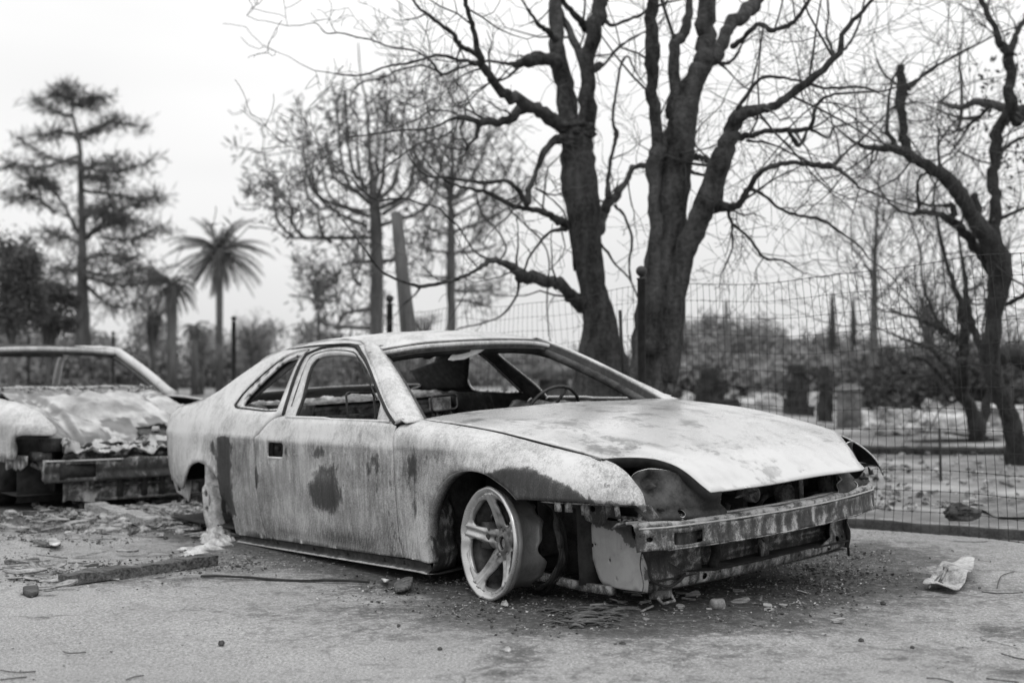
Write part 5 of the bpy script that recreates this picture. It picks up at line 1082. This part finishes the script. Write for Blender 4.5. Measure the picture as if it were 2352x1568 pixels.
def cedar():
    rr = random.Random(81); d = 34; o = empty('cedar_tree'); b = at(*ZE(455, 1560), d); o.location = (b.x, d, 0); tag(o, 'big half-bare cedar with flat spreading branches at the left, taller than its neighbours', 'tree')
    mb = MB(); cr = MB(); limb(mb, ZE, [(452,1600,95),(455,1480,82),(452,1300,66),(448,1100,54),(450,900,44),(442,700,34),(438,500,26),(425,420,24),(400,300,14),(395,200,9),(398,130,4)], d, rr, 0)
    top_z = at(*ZE(398, 130), d).z
    for P in WC_:
        pts, rad = limb(mb, ZE, P, d, rr, rr.uniform(-3, 3))
        for i in range(2, len(pts)):
            b = (pts[i]-pts[i-1]).normalized()
            for _ in range(2):
                k = grow(cr, pts[i], b*.9+Vector((rr.gauss(0, .8), rr.gauss(0, .8), rr.gauss(0, .35))), rr.uniform(.4, 1.1)*min(max((top_z-pts[i].z)/6, .22), 1), .020, rr, 1, -.12, .35, 4, .011, 4)
                for q in k[2:]: leafcloud(cr, q, (.34, .34, .16), 4, .30, rr, thin=.07, flat=.8)
        for q in pts[-5:]:
            hf = min(max((top_z-q.z)/7, .3), 1); leafcloud(cr, q, (.7*hf, .7*hf, .20), 12, .32, rr, thin=.08, flat=.8)
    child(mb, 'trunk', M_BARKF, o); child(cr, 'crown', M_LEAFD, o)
cedar()
# -- palms
def palm(u, vtop, vbase, d, hw, nf, fl, seed, label, droop=1.0, w0=20):
    rr = random.Random(seed); o = empty('palm_tree'); b = at(u, vbase, d); o.location = (b.x, d, 0); tag(o, label, 'tree')
    s = d/FPX; mb = MB(); top = at(u, vtop, d); mb.tube([Vector((b.x+.02*d*0, d, 0)), Vector((b.x*.5+top.x*.5, d, top.z*.5)), top], [w0*s*.62, w0*s*.5, w0*s*.55], 10)
    mb.tube([top-Vector((0, 0, 20*s)), top, top+Vector((0, 0, 14*s))], [w0*s*.5, w0*s*.9, w0*s*.4], 8)
    child(mb, 'trunk', M_BARKF, o); cr = MB()
    for i in range(nf):
        az = rr.uniform(0, 2*PI); el = rr.uniform(-.75, 1.25); L_ = fl*s*rr.uniform(.8, 1.1); P = []; q = top+Vector((0, 0, 8*s)); dr = Vector((math.cos(az)*math.cos(el), math.sin(az)*math.cos(el), math.sin(el)))
        for k in range(9):
            P.append(q); q = q+dr*(L_/8); dr = (dr+Vector((0, 0, -.17*droop*(1 if el > -.2 else .6)))).normalized()
        cr.tube(P, [3.0*s*(1-.8*k/8) for k in range(9)], 3, cap=False)
        for k in range(1, 8):
            for e in range(5):
                p = P[k].lerp(P[k+1], e/5); t_ = (P[k+1]-P[k]).normalized(); sd = t_.cross(Vector((0, 0, 1))); sd = sd.normalized() if sd.length > .05 else Vector((1, 0, 0))
                for sg in (-1, 1):
                    l = L_*.17*(1-.55*abs(k-3.5)/4.5)*rr.uniform(.7, 1.15); dv = (sd*sg*.75+t_*.8+Vector((0, 0, -.55))).normalized(); bw_ = l*.075
                    bb = len(cr.v); cr.v += [tuple(p-t_*bw_), tuple(p+t_*bw_), tuple(p+dv*l)]; cr.f.append((bb, bb+1, bb+2)); cr.a += [0]*3
    child(cr, 'fronds', M_LEAFP, o); return o
palm(504, 588, 900, 42, 0, 64, 128, 31, 'tall slim palm tree with full round head standing against the sky on the left', w0=16)
palm(395, 668, 900, 34, 0, 36, 85, 32, 'short shaggy palm with hanging dead fronds between the cedar and the tall palm', droop=1.8, w0=24)
palm(447, 760, 900, 38, 0, 18, 45, 33, 'low palm half hidden in the bushes left of the tall palm trunk', droop=1.6, w0=16)
# -- bushes and far trees: crowns made of leaf clumps on stems
def bush(u, v, d, ru, rv, seed, label, n=26, name='leafy_tree', mat=M_LEAFF, leaf=None, dens=120, group=None, vb=880, cat_='tree'):
    rr = random.Random(seed); o = empty(name); b = at(u, vb, d); o.location = (b.x, d, 0); tag(o, label, cat_, group); s = d/FPX; leaf = leaf or 4*s
    mb = MB(); c = at(u, v, d); base = Vector((b.x, d, 0)); mb.tube([base, base.lerp(c, .5)+Vector((.3*s*10, 0, 0)), c], [7*s, 5*s, 3*s], 7)
    cr = MB()
    for i in range(n):
        a = rr.uniform(0, 2*PI); q = math.sqrt(rr.random()); e = Vector((q*math.cos(a)*ru*s, rr.uniform(-.6, .6)*ru*s, q*math.sin(a)*rv*s)); p = c+e
        mb.tube([base.lerp(c, rr.uniform(.4, .9)), (c+p)/2+Vector((0, 0, -4*s)), p], [3*s, 2*s, 1*s], 4, cap=False)
        leafcloud(cr, p, (ru*s*.42, ru*s*.42, rv*s*.34), int(dens*1.5), leaf, rr, thin=.55)
    child(mb, 'trunk', M_BARKF, o); child(cr, 'crown', mat, o); return o
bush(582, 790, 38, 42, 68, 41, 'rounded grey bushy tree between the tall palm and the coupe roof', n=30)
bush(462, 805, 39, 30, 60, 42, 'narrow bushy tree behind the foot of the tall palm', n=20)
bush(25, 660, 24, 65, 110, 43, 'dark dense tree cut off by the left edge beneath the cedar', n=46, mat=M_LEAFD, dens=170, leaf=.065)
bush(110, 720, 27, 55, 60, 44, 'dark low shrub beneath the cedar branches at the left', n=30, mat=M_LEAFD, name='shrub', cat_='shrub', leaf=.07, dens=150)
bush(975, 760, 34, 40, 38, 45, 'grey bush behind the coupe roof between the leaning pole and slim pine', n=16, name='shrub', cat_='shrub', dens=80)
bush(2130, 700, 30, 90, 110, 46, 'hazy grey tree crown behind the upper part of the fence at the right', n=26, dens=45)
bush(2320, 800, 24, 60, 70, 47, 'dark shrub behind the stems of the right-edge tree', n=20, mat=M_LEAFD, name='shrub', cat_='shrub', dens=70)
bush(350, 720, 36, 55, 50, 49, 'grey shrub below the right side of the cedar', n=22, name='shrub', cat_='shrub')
# far treeline as one mass
def woods(name, pts, d, seed, leaf, mat, th=4, per=60):
    rr = random.Random(seed); cr = MB(); s = d/FPX
    for (u, vt, vb_) in pts:
        for _ in range(th):
            v = rr.uniform(vt, vb_); c = at(u+rr.uniform(-14, 14), v, d+rr.uniform(-3, 3)); leafcloud(cr, c, (34*s, 34*s, 26*s), per, leaf, rr, thin=.6)
    o = cr.build(name, mat); tag(o, None, None, None, 'stuff'); return o
prof_r = [(1540,760),(1570,735),(1600,728),(1640,722),(1680,735),(1720,738),(1750,725),(1790,770),(1830,780),(1870,775),(1910,772),(1950,778),(1990,785),(2030,790),(2080,795),(2130,790),(2180,780),(2230,775),(2290,790),(2350,790),(2410,790)]
pr = [(float(u), float(np.interp(u, [p[0] for p in prof_r], [p[1] for p in prof_r]))+12, 885.) for u in range(1530, 2420, 16)]
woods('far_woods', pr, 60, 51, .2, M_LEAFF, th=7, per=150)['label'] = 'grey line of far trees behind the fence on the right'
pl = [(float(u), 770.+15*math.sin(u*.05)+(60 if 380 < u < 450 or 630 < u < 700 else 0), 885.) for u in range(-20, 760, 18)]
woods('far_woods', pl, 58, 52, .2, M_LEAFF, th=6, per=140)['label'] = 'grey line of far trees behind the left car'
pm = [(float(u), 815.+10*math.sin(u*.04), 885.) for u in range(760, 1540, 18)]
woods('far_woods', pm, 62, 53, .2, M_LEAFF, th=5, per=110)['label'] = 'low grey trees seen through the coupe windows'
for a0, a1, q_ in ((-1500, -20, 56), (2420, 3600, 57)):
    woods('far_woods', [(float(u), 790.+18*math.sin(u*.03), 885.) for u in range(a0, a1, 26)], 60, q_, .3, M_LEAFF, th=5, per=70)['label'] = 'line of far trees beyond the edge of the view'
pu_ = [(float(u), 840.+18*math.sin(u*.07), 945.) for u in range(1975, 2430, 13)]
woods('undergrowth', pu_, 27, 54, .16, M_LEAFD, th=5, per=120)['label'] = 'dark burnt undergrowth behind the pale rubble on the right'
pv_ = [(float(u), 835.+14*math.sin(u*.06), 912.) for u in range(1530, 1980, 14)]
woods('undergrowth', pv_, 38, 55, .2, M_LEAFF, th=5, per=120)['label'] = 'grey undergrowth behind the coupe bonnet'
# cypresses
for u, vt, w_, lb in ((1912, 680, 9, 'left of the two far dark cypress spires above the treeline'), (1960, 692, 8, 'right of the two far dark cypress spires above the treeline'), (1668, 692, 6, 'thin far spire of a burnt tree rising left of the cypresses')):
    rr = random.Random(int(u)); d = 55; s = d/FPX; o = empty('cypress_tree'); b = at(u, 870, d); o.location = (b.x, d, 0); tag(o, lb, 'tree')
    mb = MB(); mb.tube([Vector((b.x, d, 0)), at(u, vt+10, d)], [3*s, 1*s], 6); cr = MB()
    for i in range(70):
        t = i/70; v = vt+t*150; leafcloud(cr, at(u, v, d), ((1+w_*min(t*2.2, 1)*.8)*s, (1+w_*min(t*2.2, 1)*.8)*s, 5*s), 60, 4*s, rr, thin=.5)
    child(mb, 'trunk', M_BARKF, o); child(cr, 'crown', M_LEAFD if u != 1668 else M_LEAFF, o)
# ------------------------------------------------------------------ ruins, rubble and garden walls behind the fence
def gd(v): return FPX*H/(v-854.9)
def blocky(mb, c, d, R, rr, rough=.02, n=3):
    """a worn block: subdivided box with displaced points"""
    b = len(mb.v); idx = {}
    def P(i, j, k):
        key = (i, j, k)
        if key not in idx:
            p = Vector(((i/n-.5)*d[0], (j/n-.5)*d[1], (k/n-.5)*d[2])); q = R @ p+Vector(c)
            q += Vector((mn.noise(q*9+Vector((1, 0, 0))), mn.noise(q*9+Vector((0, 5, 0))), mn.noise(q*9+Vector((0, 0, 9)))))*rough
            idx[key] = len(mb.v); mb.v.append(tuple(q)); mb.a.append(0)
        return idx[key]
    for i in range(n):
        for j in range(n):
            for f in ((0, 1), (n, 0)):
                q = f[0]
                A_ = [(i, j, q), (i+1, j, q), (i+1, j+1, q), (i, j+1, q)]; B_ = [(i, q, j), (i+1, q, j), (i+1, q, j+1), (i, q, j+1)]; C_ = [(q, i, j), (q, i+1, j), (q, i+1, j+1), (q, i, j+1)]
                for k, Q in enumerate((A_, B_, C_)):
                    fc = tuple(P(*t) for t in Q); rev = (q == 0) ^ (k == 1); mb.f.append(tuple(reversed(fc)) if rev else fc)
rr = random.Random(900)
def ruin(u, v, w_, h_, d, lb, seed, mat=M_BRICK, name='chimney_ruin', c_='ruin'):
    rr = random.Random(seed); s = d/FPX; mb = MB(); b = at(u, v, d); z = 0; n = 7; H_ = at(u, h_, d).z
    for i in range(n):
        ww = w_*s*(1-.62*(i/n)**.7*rr.uniform(.5, 1.3)); blocky(mb, (b.x+rr.uniform(-.08, .08)*w_*s, d, H_*(i+.5)/n), (ww, ww*.6, H_/n*1.05), Matrix.Rotation(rr.uniform(-.2, .2), 3, 'Z'), rr, .05*w_*s, 3)
    o = mb.build(name, mat, smooth=False); tag(o, lb, c_); return o
ruin(1638, 925, 120, 846, 16, 'dark burnt brick stump with jagged top just behind the coupe bonnet', 1, M_BARK2)
ruin(1830, 900, 70, 838, 22, 'dark jagged burnt stump left of the pale stone gate pillar', 2, M_BARK2)
ruin(1893, 905, 40, 840, 19, 'narrow dark burnt stump beside the pale stone gate pillar', 3, M_BARK2)
o = empty('gate_pillar'); d = 17.; b = at(1950, 960, d); o.location = (b.x, d, 0); tag(o, 'square stone gate pillar with pale stepped cap behind the coupe bonnet', 'pillar'); s = d/FPX
zt = at(1950, 878, d).z
mb = MB(); mb.box((0, 0, (zt-.10)/2), (46*s, 46*s, zt-.10)); mb.build('shaft', M_BRICK, o, bevel=.01)
mb = MB(); mb.box((0, 0, zt-.085), (54*s, 54*s, .045)); mb.lathe([(-.015, 30*s), (.0, 30*s), (.0, 22*s), (.03, 20*s), (.03, 0)], 4, Matrix.Translation((0, 0, zt-.05)) @ Matrix.Rotation(PI/4, 4, 'Z') @ Matrix.Rotation(-PI/2, 4, 'Y')); mb.build('cap', M_KERB, o, smooth=False)
# white rubble
SL = [(2095,957,150,26,17,.10),(2180,968,120,22,16,-.15),(2240,945,110,40,19,.2),(2320,960,90,50,17,-.1),(2055,985,100,18,15.5,.05),(2150,940,60,24,21,.5),(2330,990,70,26,14.5,.1),(2010,975,60,20,18,-.3),(2190,990,200,10,14.2,.02),(1800,935,120,16,24,.1),(1700,925,90,12,26,-.1),(2270,985,60,18,15,.3)]
for i, (u, v, w_, h_, d, ro_) in enumerate(SL):
    rr = random.Random(920+i); s = d/FPX; c = at(u, v, d); mb = MB(); blocky(mb, (0, 0, 0), (w_*s, w_*s*.55, h_*s), Matrix.Rotation(ro_, 3, 'Y') @ Matrix.Rotation(rr.uniform(-.5, .5), 3, 'Z'), rr, .05, 5)
    o = mb.build('rubble_slab', M_CONC, smooth=False); o.location = (c.x, c.y, max(h_*s*.4, c.z))
    tag(o, ['widest pale slab of rubble left of the twin-trunk tree', 'pale flat slab of rubble just left of the twin-trunk tree', 'tall pale rubble block behind the twin-trunk tree', 'pale rubble block between the two dark orchard trunks', 'low pale slab at the left end of the rubble heap', 'tilted pale plank-like slab on top of the rubble heap', 'pale slab low behind the right-edge tree trunk', 'small pale slab nearest the gate pillar', 'long thin pale board lying in front of the rubble heap', 'pale flat rubble seen left of the gate pillar above the bonnet', 'pale rubble strip farthest left above the bonnet', 'small pale block at the foot of the twin-trunk tree'][i], 'rubble slab', 'pale rubble slabs behind the fence')
mb = MB(); rr = random.Random(77)
def gp(r, u0, u1, v0, v1): p = gnd(r.uniform(u0, u1), r.uniform(v0, v1)); return Vector((p.x, p.y, hz_g(p.x, p.y)+.01))
rubble(mb, lambda r: gp(r, 1950, 2420, 925, 1010), 420, .04, .20, rr); rubble(mb, lambda r: gp(r, 1560, 1950, 905, 940), 160, .08, .3, rr)
o = mb.build('rubble_field', M_CONC, smooth=False); tag(o, 'scattered pale rubble pieces behind the fence', None, None, 'stuff')
mb = MB(); rubble(mb, lambda r: gp(r, 1980, 2420, 1060, 1190), 260, .012, .05, rr); o = mb.build('garden_litter', M_DEB, smooth=False); tag(o, 'small litter and stones on the pale dirt between kerb and fence', None, None, 'stuff')
# dark border beam lying across behind the fence
A_, B_ = at(1990, 1047, gd(1058)), at(2420, 1052, gd(1062)); A_.z = B_.z = .03
mb = MB(); n_ = 30
for i in range(1): mb.grid(lambda u, v: A_.lerp(B_, u)+Vector((0, [0, 0, .10, .22, .22][int(round(v*4))]*1.0, [-.02, .09, .115, .10, -.02][int(round(v*4))]))+Vector((0, .02*mn.noise(Vector((u*14, v, 0))), .012*mn.noise(Vector((u*20, 5, v))))), 60, 4)
o = mb.build('garden_border', M_BARK2); tag(o, 'long low dark timber border lying behind the fence before the orchard trees', 'garden border')
# dark slope of dirt at the right edge
mb = MB(); c = gnd(2360, 1190); mb.grid(lambda u, v: (c.x+.1+(u-.3)*1.3, c.y+(v-.5)*1.0+.15, .05+.16*math.sin(PI*v)*ss(.0, .8, u)+.02*mn.noise(Vector((u*5, v*5, 2)))), 24, 24); o = mb.build('dirt_mound', M_BRICK); tag(o, 'dark sloping mound of soil at the right edge just inside the kerb', 'mound')
# dark crumpled rock-like lump on the kerb
rr = random.Random(60); c = gnd(2212, 1196, .055); mb = MB()
def lump(u, v):
    th = 2*PI*u; ph = PI*(v-.5); p = Vector((math.cos(th)*math.cos(ph), math.sin(th)*math.cos(ph), math.sin(ph))); q = 1+.30*mn.noise(p*1.6+Vector((3, 1, 4)))+.28*mn.cell(p*2.2)*.5+.10*mn.noise(p*7)
    p = p*q; return (p.x*.088, p.y*.06, max(p.z*.048+.042, 0))
mb.grid(lump, 40, 24); o = mb.build('charred_lump', M_INNER, smooth=False); o.location = c+Vector((0, .02, 0)); tag(o, 'dark crumpled charred lump lying on the kerb in front of the mesh', 'lump')
# ruined house wall seen through the windscreen
s = 30/FPX
mb = MB(); a = at(1150, 880, 30); mb.box((0, 0, .9), (300*s, .3, .28)); 
for du in (-130, -60, 20, 90, 140): mb.box((du*s, 0, .4), (14*s, .25, .9))
mb.box((40*s, .2, .35), (180*s, .2, .7)); o = mb.build('ruined_wall', M_BRICK); o.location = (at(1290, 850, 30).x, 30, 0); tag(o, 'low ruined house wall seen through the coupe windscreen', 'ruin')
# ------------------------------------------------------------------ things lying on the asphalt
def shard(name, pts_uv, lb, c_, mat, th=.006, lift=.01, bend=.02, seed=1, grp=None):
    P = [gnd(u, v, .006) for u, v in pts_uv]; c = sum(P, Vector())/len(P); rr = random.Random(seed)
    mb = MB(); out_ = [(p.x-c.x, p.y-c.y) for p in P]; panel(mb, cat(out_, 3, True), [], lambda x, y: (x, y, lift+bend*mn.noise(Vector((x*9, y*9, seed)))+abs(bend)*.6), max(.012, .05*math.dist(out_[0], out_[len(out_)//2])))
    o = mb.build(name, mat, solid=th); o.location = (c.x, c.y, 0); tag(o, lb, c_, grp); return o
# bent pale sheet with upright bracket
pan = empty('bent_sheet', tuple(gnd(2180, 1350))); tag(pan, 'bent pale metal sheet with a folded bracket standing on it, right asphalt', 'metal sheet')
cc = Vector(pan.location)
mb = MB(); Q = [(2119,1353),(2140,1340),(2165,1322),(2215,1307),(2238,1304),(2236,1325),(2225,1345),(2205,1358),(2185,1364),(2150,1358)]
PQ = [gnd(u, v) - cc for u, v in Q]; PQ = [(p.x, p.y) for p in PQ]
panel(mb, cat(PQ, 3, True), [], lambda x, y: (x, y, .014+.020*math.sin(x*20)**2+.03*ss(.03, .12, x+y)), .012, lambda x, y: .18+.3*max(0, fb(x*12, y*12))); mb.build('sheet', M_PAINT, pan, solid=.004)
mb = MB(); a, b_, c_ = gnd(2133, 1350, .015)-cc, at(2172, 1305, gnd(2150, 1340).y+.01)-cc, gnd(2157, 1338, .02)-cc
mb.tube([a, b_], .0045, 4); mb.tube([b_, b_.lerp(c_, .5)+Vector((.003, 0, 0)), c_], .007, 4); mb.box(b_, (.02, .012, .018)); mb.box(c_, (.03, .014, .006)); mb.build('bracket', M_INMID, pan)
# planks and charred beams
def beam_on(name, u0, v0, u1, v1, w_, h_, lb, c_, mat, seed, z0=0.0, z1=0.0, grp=None):
    a = gnd(u0, v0, 0); b = gnd(u1, v1, 0); rr = random.Random(seed); L_ = (b-a).length; mb = MB(); n_ = max(6, int(L_/.03)); D_ = (b-a).normalized(); S_ = Vector((D_.y, -D_.x, 0))
    ring = [(-.5, 0), (-.5, .92), (-.47, 1), (.1, .97), (.47, .96), (.5, .9), (.5, 0)]
    def f(u, v):
        k = int(round(v*(len(ring)-1))); e = min(u, 1-u)*L_; tp = min(1, .35+e/.05)
        q = a.lerp(b, u)-a; ww = w_*(1+.22*mn.noise(Vector((u*L_*5, seed, k*.3)))+.25*(e < .04)*mn.noise(Vector((seed, k*7.7, 1)))); hh = h_*(1+.3*mn.noise(Vector((u*L_*10, seed+5, k*.4))))
        return q+S_*ring[k][0]*ww+Vector((0, 0, ring[k][1]*hh+z0+(z1-z0)*u+.002+(.004*math.sin(u*9))))
    mb.grid(f, n_, len(ring)-1); k_ = len(ring); mb.f += [tuple(range(k_)), tuple(reversed(range(len(mb.v)-k_, len(mb.v))))]; o = mb.build(name, mat, smooth=False); o.location = a; tag(o, lb, c_, grp); return o
beam_on('charred_beam', 145, 1345, 490, 1297, .075, .045, 'long charred timber lying diagonally left of the coupe sill', 'beam', M_WOOD, 1)
beam_on('metal_strip', 462, 1326, 848, 1341, .012, .010, 'thin straight dark metal strip beside the charred timber, in front of the sill', 'metal strip', M_IRON, 2)
PLK = [(212,1178,352,1212,.10,.05,'thick grey plank with dark underside, largest of the planks between the cars',M_WOODL),(300,1172,420,1162,.05,.02,'pale narrow plank behind the largest plank',M_WOODL),(290,1188,400,1206,.07,.03,'grey plank crossing beside the largest plank end',M_WOODL),(330,1172,450,1180,.05,.02,'light lath nearest the coupe rear wheel',M_WOODL),
       (0,1210,60,1222,.04,.02,'pale plank end at the left edge',M_WOODL),(60,1222,140,1218,.03,.02,'short dark charred stick left of the planks',M_WOOD),(85,1250,130,1256,.05,.014,'small dark curled board by itself on the left asphalt',M_WOOD),(10,1294,90,1289,.035,.012,'dark stick at the left edge above the small stone',M_WOOD),
       (250,1200,330,1190,.05,.03,'grey splintered board beneath the planks',M_WOODL),(360,1207,420,1192,.03,.012,'thin dark batten between plank pile and melted alloy',M_WOOD),(150,1215,215,1200,.05,.03,'broken board left of the largest plank',M_WOODL),(395,1165,470,1172,.03,.014,'thin pale lath crossing behind the rear wheel',M_WOODL),(350,1155,440,1150,.03,.012,'thin pale lath farthest back among the planks',M_WOODL)]
for i, (u0, v0, u1, v1, w_, h_, lb, m_) in enumerate(PLK): beam_on('broken_plank', u0, v0, u1, v1, w_, h_, lb, 'plank', m_, 30+i, .015 if i in (0, 2, 3) else 0, grp='broken planks between the two cars')
shard('dark_fragment', [(905,1352),(925,1345),(948,1346),(942,1356),(918,1362)], 'curled dark fragment on the asphalt left of the coupe front wheel', 'fragment', M_WOOD, .012, .012, .03, 3)
shard('dark_fragment', [(52,1362),(60,1354),(84,1355),(88,1364),(70,1370)], 'small dark block on the asphalt at the lower left', 'fragment', M_INNER, .02, .018, .012, 4)
shard('pale_fragment', [(110,1246),(135,1246),(138,1258),(120,1260)], 'pale flake beside the small dark curled board', 'fragment', M_CONC, .006, .012, .02, 5)
shard('pale_fragment', [(875,1335),(888,1332),(894,1342),(882,1346)], 'small pale flake at the end of the thin metal strip', 'fragment', M_CONC, .006, .012, .02, 6)
shard('leaf_fragment', [(1170,1358),(1200,1366),(1225,1348),(1240,1330),(1215,1345),(1190,1350)], 'curled scorched sheet lying right of the coupe front wheel', 'fragment', M_INMID, .003, .014, .05, 7)
for i, (u, v, r_) in enumerate(((540, 1580*0+1573-0, .010),)):
    pass
def stone(u, v, r_, lb, seed, mat=M_INNER):
    c = gnd(u, v, 0); rr = random.Random(seed); mb = MB()
    def f(a, b):
        th = 2*PI*a; ph = PI*(b-.5); p = Vector((math.cos(th)*math.cos(ph), math.sin(th)*math.cos(ph), math.sin(ph)*.7)); return p*r_*(1+.35*mn.noise(p*1.8+Vector((seed, 0, 0))))+Vector((0, 0, r_*.5))
    mb.grid(f, 14, 9); o = mb.build('stone', mat, smooth=False); o.location = c; tag(o, lb, 'stone', 'small stones on the asphalt')
stone(508, 1480, .012, 'single dark pebble on the pale asphalt at the bottom left', 3)
stone(1166, 1496, .012, 'small pale pebble beside the crack at the bottom middle', 5, M_CONC)
stone(2028, 1387, .010, 'small dark pebble left of the bent pale sheet', 7); stone(1978, 1473, .010, 'small dark pebble near the shallow puddle', 9)
stone(2095, 1488, .007, 'tiny dark pebble right of the shallow puddle', 11); stone(1430, 1481, .010, 'dark pebble on clear asphalt below the bumper', 13); stone(1010, 1492, .008, 'dark flat pebble right of the bottom left asphalt', 15); stone(380, 1238, .012, 'dark pebble left of the melted alloy', 17)
# clump of scorched wire and a crushed can
mb = MB(); rr = random.Random(61)
for i in range(60):
    c = gnd(rr.uniform(1230, 1400), rr.uniform(1400, 1440), .008); a = rr.uniform(-.5, .5)+(.0); L_ = rr.uniform(.03, .14); dv = Vector((math.cos(a), math.sin(a)*.8, rr.uniform(-.05, .12)))
    mb.tube(cat([c, c+dv*L_*.5+Vector((0, 0, .01)), c+dv*L_], 3), rr.uniform(.0015, .006), 4)
o = mb.build('scorched_litter', M_WOOD); tag(o, 'tangle of scorched shreds on the asphalt in front of the wheel and apron', None, None, 'stuff')
mb = MB(); c = gnd(1648, 1388, .02); mb.lathe([(-.028, .0), (-.028, .018), (-.02, .021), (.02, .020), (.028, .016), (.026, 0)], 14, Matrix.Translation(c) @ Matrix.Rotation(.6, 4, 'Z'), warp=lambda x, r, q: (x, r*(1+.2*math.sin(3*q+x*90)))); o = mb.build('crushed_can', M_KERB); tag(o, 'crushed pale can in the black litter under the front bumper', 'can')
# litter of fine debris
def litter(name, lb, zones, mat, seed, s0, s1, n):
    rr = random.Random(seed); mb = MB(); CL = []
    for _ in range(220):
        z = rr.choices(zones, [q[4] for q in zones])[0]; u = rr.gauss(z[0], z[2]*1.3); v = min(max(rr.gauss(z[1], z[3]*1.4), 1120), 1640); p = gnd(u, v); CL.append((p, rr.uniform(.02, .16)))
    def fn(r):
        p, w_ = r.choice(CL); return Vector((p.x+r.gauss(0, w_), p.y+r.gauss(0, w_), .001+.006*r.random()**3))
    rubble(mb, fn, n, s0, s1, rr); o = mb.build(name, mat, smooth=False); tag(o, lb, None, None, 'stuff'); return o
ZN = [(1500, 1385, 130, 14, 3), (1750, 1350, 90, 18, 3), (1930, 1270, 60, 18, 3), (1180, 1385, 110, 18, 3), (1000, 1345, 120, 12, 2), (1350, 1420, 60, 10, 2), (300, 1205, 160, 14, 4), (130, 1320, 90, 14, 2), (250, 1300, 160, 14, 2), (60, 1220, 80, 16, 3), (700, 1275, 120, 12, 1), (520, 1285, 60, 12, 2), (1880, 1320, 70, 20, 2), (1620, 1400, 120, 16, 2)]
litter('burnt_litter', 'fine black and grey burnt litter round the two cars', ZN, M_DEB, 62, .0014, .008, 6500)
litter('charcoal_litter', 'black charcoal crumbs round the two cars', ZN, M_INNER, 63, .0014, .011, 5200)
litter('pale_chips', 'tiny pale chips scattered in the black litter', ZN, M_CONC, 64, .002, .007, 700)
litter('pavement_grit', 'sparse grit over the open asphalt', [(1200, 1460, 700, 60, 3), (400, 1420, 400, 90, 2), (2000, 1450, 250, 80, 2)], M_INMID, 65, .0015, .005, 900)
# twigs on the asphalt
mb = MB(); rr = random.Random(66)
TW = [[(1795+300,1350),(2150+120,1352)], [(2398*0+2398-0,1510*0+1515),(2430,1519)], [(2397-0,1505),(2350,1512)], [(2265,1555),(2330,1562)], [(140,1495),(197,1497)], [(0,1538),(85,1542)], [(0,1560),(60,1556)], [(2350*0+2380,1335),(2290,1375)], [(600*0+640,1600*0+1555),(700,1548)]]
for k, T_ in enumerate([[(2398-0, 1505), (2352, 1513), (2300, 1500)], [(2350, 1360), (2290, 1362), (2255, 1358)], [(2290, 1350), (2300, 1322), (2330, 1312)], [(2265, 1557), (2290, 1560), (2340, 1566)], [(2128, 1556), (2160, 1558), (2190, 1566)], [(145, 1495), (160, 1499), (198, 1497)], [(0, 1538), (40, 1543), (82, 1541)], [(0, 1560), (35, 1556), (62, 1554)], [(2190, 1242), (2230, 1244), (2268, 1243)], [(290, 1576*0+1560), (310, 1553), (330, 1550)]]):
    o_ = MB(); c0 = gnd(*T_[0]); o_.tube(cat([gnd(u, v, .006)-c0 for u, v in T_], 5), .0022, 4)
    o = o_.build('fallen_twig', M_WOOD); o.location = c0
    tag(o, ['thin curved twig at the right edge below the puddle level', 'straight thin twig right of the bent pale sheet', 'short forked twig above the straight one right of the sheet', 'thin twig near the bottom right corner', 'faint twig below the puddle on the right', 'small bent twig alone on the lower left asphalt', 'upper of the two twigs at the lower left edge', 'lower of the two twigs at the lower left edge', 'straight dark twig lying near the kerb', 'small twig near the bottom left of the asphalt'][k], 'twig', 'fallen twigs on the asphalt')

mb = MB(); rr = random.Random(67)
for i in range(150):
    u, v = (rr.gauss(300, 140), rr.gauss(1200, 20)) if i < 95 else ((rr.gauss(120, 90), rr.gauss(1310, 22)) if i < 125 else (rr.gauss(1600, 200), rr.gauss(1385, 18)))
    c = gnd(u, max(v, 1150), .004+.02*rr.random()**3); a = rr.gauss(.0, .35); L_ = rr.uniform(.03, .20)*(1 if i < 125 else .4); R = Matrix.Rotation(a, 3, 'Z') @ Matrix.Rotation(rr.gauss(0, .12), 3, 'Y') @ Matrix.Rotation(rr.gauss(0, .5), 3, 'X'); wd = rr.uniform(.006, .035); th = rr.uniform(.003, .01)
    b = len(mb.v); n_ = 5
    for k in range(n_+1):
        t_ = k/n_; ww = wd*(1+.5*mn.noise(Vector((i, k*.9, 0))))*(1 if 0 < k < n_ else rr.uniform(.2, .8))
        for sy, sz in ((-.5, 0), (.5, 0), (.5, 1), (-.5, 1)): mb.v.append(tuple(c+R @ Vector(((t_-.5)*L_, sy*ww, sz*th+.01*math.sin(t_*3+i)*L_*3)))); mb.a.append(0)
    for k in range(n_):
        for q in range(4): mb.f.append((b+k*4+q, b+k*4+(q+1) % 4, b+(k+1)*4+(q+1) % 4, b+(k+1)*4+q))
    mb.f += [(b+3, b+2, b+1, b), (b+n_*4, b+n_*4+1, b+n_*4+2, b+n_*4+3)]
o = mb.build('splinters', M_WOODL, smooth=False); tag(o, 'splintered scorched wood litter between and in front of the cars', None, None, 'stuff')
mb = MB(); rr = random.Random(68)
rubble(mb, lambda r: (lambda p: Vector((p.x, p.y, .01)))(gnd(r.gauss(330, 130), max(r.gauss(1190, 16), 1150))), 420, .008, .05, rr)
o = mb.build('ash_heap', M_DEB, smooth=False); tag(o, 'heap of broken ashy rubble lying between the two cars', None, None, 'stuff')
